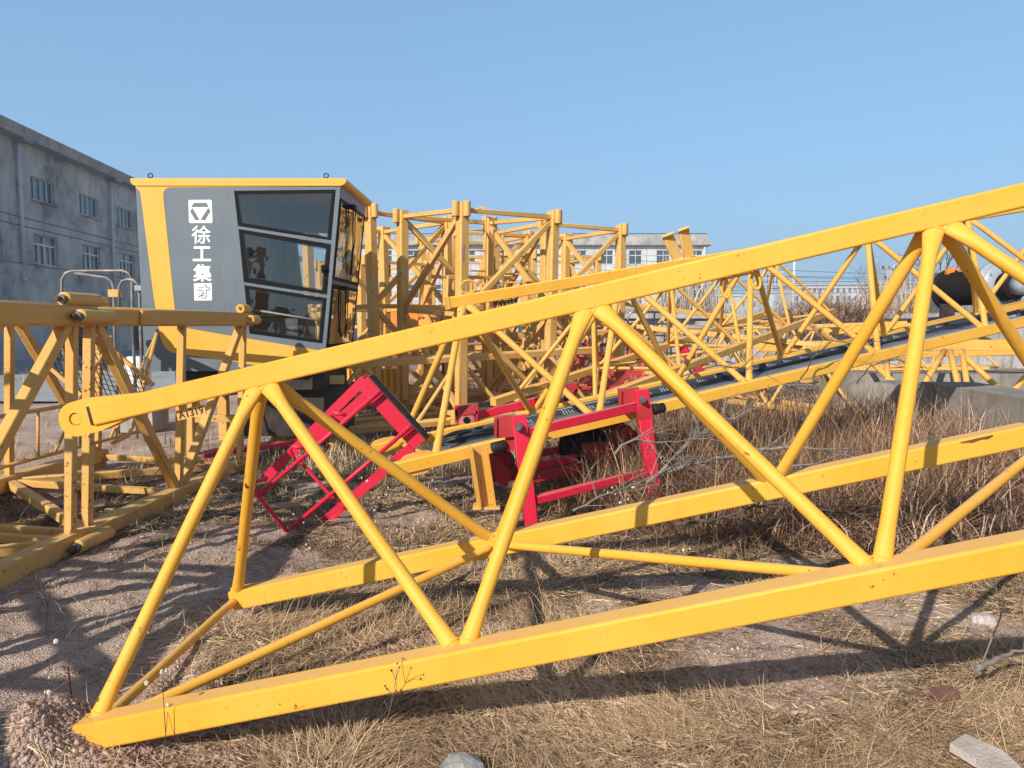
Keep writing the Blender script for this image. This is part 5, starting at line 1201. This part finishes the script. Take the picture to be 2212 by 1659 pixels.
weed('white globe-headed dry weed in front of the near chord at lower left', 350, 1640, .34, 3, 1)
weed('thin branching dry weed before the near chord below its rust spot', 800, 1640, .42, 7, 2, mat=BARK, hmat=DBARK)
weed('short dry weed with pale heads at the bottom left corner', 100, 1640, .30, 3, 3)
weed('dark stemmed dry weed on the gravel left of the first brace', 100, 1345, .25, 6, 4, hmat=DBARK)
for k in range(26):
    x = random.choice([random.uniform(560, 1000), random.uniform(1080, 1650)]); y = random.uniform(1060, 1290)
    weed(f'slender dry weed with small seed heads in the grass, {"left" if x < 1040 else "right"} of the crossing braces', x, y, random.uniform(.18, .5), random.randint(2, 6), 30+k, hmat=FLOW if k % 3 else DBARK)
# red stake
rs = thing('red_stake', 'thin red rod stuck upright in the gravel at lower left', 'stake', Gd(155, 1500))
p = Gd(153, 1640-5, 0) ; p = Gd(152, 1652, 0) if False else Gd(154, 1460+20, 0); m = MB(); m.tube((p.x, p.y, hz(p.x, p.y)-.02), (p.x-.01, p.y, hz(p.x, p.y)+.13), .003, 8); m.build('rod', DRED, rs)
_d = density(X.ravel(), Y.ravel()); _at = go.data.attributes.new('veg', 'FLOAT', 'POINT'); _at.data.foreach_set('value', (sstep(.16, .5, _d)*.92*(1-.6*sstep(8, 20, Y.ravel()))).astype(np.float32))
# ------------------------------------------------------------ stones, slab, bricks
def stone(label, x, y, r, flat, mat, seed, nm='stone', cat='stone', sub=2, grp='stones in the dirt', jit=.13):
    p = Gd(x, y, 0); p.z = hz(p.x, p.y)+r*flat[2]*.35; m = MB(); m.ico(p, r, jit, flat, sub, seed); o = m.build(nm, mat, None, origin=p); tag(o, label, cat, grp)
stone('large grey boulder at the bottom frame edge', 995, 1664, .06, (1.25, 1, .75), plain('grey_boulder', (.33, .32, .31), .8, var=.3, scale=12, bmp=.5), 1)
stone('pale rock at the lower right beneath the near chord', 2125, 1322, .055, (1.2, .9, .7), PALE, 2)
stone('bluish pebble in the shadow patch at right', 1848, 1502, .022, (1.2, 1, .6), plain('bluish_stone', (.25, .33, .34), .7), 3)
stone('tan cobble in the shadow patch at right', 1893, 1510, .03, (1.2, 1, .6), STONE, 4)
stone('flat pale stone chip above the shadow patch', 1862, 1455, .02, (1.3, .9, .5), PALE, 5)
stone('reddish flat rock where the ground shadows meet', 1975, 1480, .028, (1.3, .9, .45), BRICK, 6)
p = Gd(2040, 1497, .0); m = MB(); m.box(p, .10, .05, .03, Matrix.Rotation(.25, 3, 'Z') @ Matrix.Rotation(.1, 3, 'X')); tag(m.build('brick', BRICK, None, origin=p), 'dark red brick half buried at the edge of the ground shadow', 'brick')
p = Gd(2120, 1610, .01); m = MB(); m.prism([Gd(x, y, .03) for x, y in ((2052, 1605), (2085, 1585), (2165, 1620), (2205, 1655), (2150, 1672), (2110, 1640))], (0, 0, -.03)); tag(m.build('stone_slab', PALE, None, origin=p), 'flat cracked pale slab half covered by straw at bottom right', 'slab')
for k in range(14):
    x_, y_ = random.uniform(300, 2150), random.uniform(1420, 1640); p_ = Gd(x_, y_, .02); a_ = random.uniform(0, 6.28); L_ = random.uniform(.06, .22)
    q_ = p_+Vector((math.cos(a_)*L_, math.sin(a_)*L_, .01)); p_.z = hz(p_.x, p_.y)+.008; q_.z = hz(q_.x, q_.y)+.014
    m = MB(); m.pipe([p_, p_.lerp(q_, .35)+Vector((.004, .006, .005)), p_.lerp(q_, .7)+Vector((-.003, -.004, .003)), q_], .003, 6, radii=[.0034, .003, .0025, .0014]); tag(m.build('twig', BARK if k % 2 else DBARK, None, origin=p_), 'short dry twig lying loose on the straw and dirt of the foreground', 'twig', 'loose dry twigs in the foreground')
# loose gravel and clods (uncountable)
def rubble(name, n, fx, fy, rmin, rmax, mat, label, cat, flat=.6, rough=.17):
    bm = bmesh.new(); bmesh.ops.create_icosphere(bm, subdivisions=1, radius=1); bv = np.array([v.co[:] for v in bm.verts]); bf = np.array([[v.index for v in f.verts] for f in bm.faces]); bm.free()
    x, y = fx(n), fy(n); r_ = rmin*(rmax/rmin)**(rng.random(n)**2.2)
    V = bv[None]*(1+rough*rng.normal(0, 1, (n, len(bv), 1)))*r_[:, None, None]*np.stack([.7+.6*rng.random(n), .7+.6*rng.random(n), flat+.3*rng.random(n)], -1)[:, None]
    V = V+np.stack([x, y, height(x, y)+r_*.15], -1)[:, None]
    Fc = (bf[None]+(np.arange(n)*len(bv))[:, None, None]).reshape(-1, 3)
    me = bpy.data.meshes.new(name); me.vertices.add(n*len(bv)); me.vertices.foreach_set('co', V.ravel()); me.loops.add(Fc.size); me.loops.foreach_set('vertex_index', Fc.ravel().astype(np.int32))
    me.polygons.add(len(Fc)); me.polygons.foreach_set('loop_start', (np.arange(len(Fc))*3).astype(np.int32)); me.update(calc_edges=True)
    at = me.attributes.new('rnd', 'FLOAT', 'POINT'); at.data.foreach_set('value', np.repeat(rng.random(n), len(bv)).astype(np.float32)); me.materials.append(mat)
    o = bpy.data.objects.new(name, me); COL.objects.link(o); tag(o, label, cat, kind='stuff')
GRAV = straw('gravel_mix', [(0, (.28, .20, .165)), (.4, (.46, .35, .30)), (.8, (.54, .43, .38)), (1, (.60, .51, .46))], .9)
CLOD = straw('red_clod', [(0, (.30, .19, .15)), (.6, (.48, .33, .27)), (1, (.56, .42, .35))], .95)
rubble('loose_gravel', 22000, lambda n: rng.normal(-1.95, .65, n), lambda n: 3.9+1.1*rng.normal(0, 1, n).clip(-1.6, 2), .0018, .0075, GRAV, 'loose grey pink gravel on the bare patch at left', 'gravel', .5)
rubble('dirt_clods', 22000, lambda n: rng.normal(-1.3, .40, n), lambda n: rng.normal(2.36, .17, n), .0016, .011, CLOD, 'crumbly reddish earth clods heaped at the bottom left', 'earth', .8, .34)
rubble('loose_gravel', 3500, lambda n: rng.normal(1.35, .55, n), lambda n: rng.normal(3.2, .4, n), .002, .010, GRAV, 'small stones on the bare dirt at lower right', 'gravel', .5)
rubble('loose_gravel', 4000, lambda n: rng.uniform(-1.2, 1.7, n), lambda n: rng.uniform(2.2, 2.9, n), .002, .009, CLOD, 'scattered dirt crumbs between the straw in the foreground', 'earth', .6)
hm = bpy.data.materials.new('thin_haze'); hm.use_nodes = True; hn = hm.node_tree; hn.nodes.clear()
pv = hn.nodes.new('ShaderNodeVolumePrincipled'); pv.inputs['Color'].default_value = (.86, .92, 1, 1); pv.inputs['Density'].default_value = .0022; pv.inputs['Anisotropy'].default_value = .2
oo_ = hn.nodes.new('ShaderNodeOutputMaterial'); hn.links.new(pv.outputs[0], oo_.inputs['Volume'])
m = MB(); m.box((0, 130, 15), 660, 400, 34); tag(m.build('haze', hm, None), kind='stuff')
for o in bpy.data.objects:
    if '_o' in o: del o['_o']
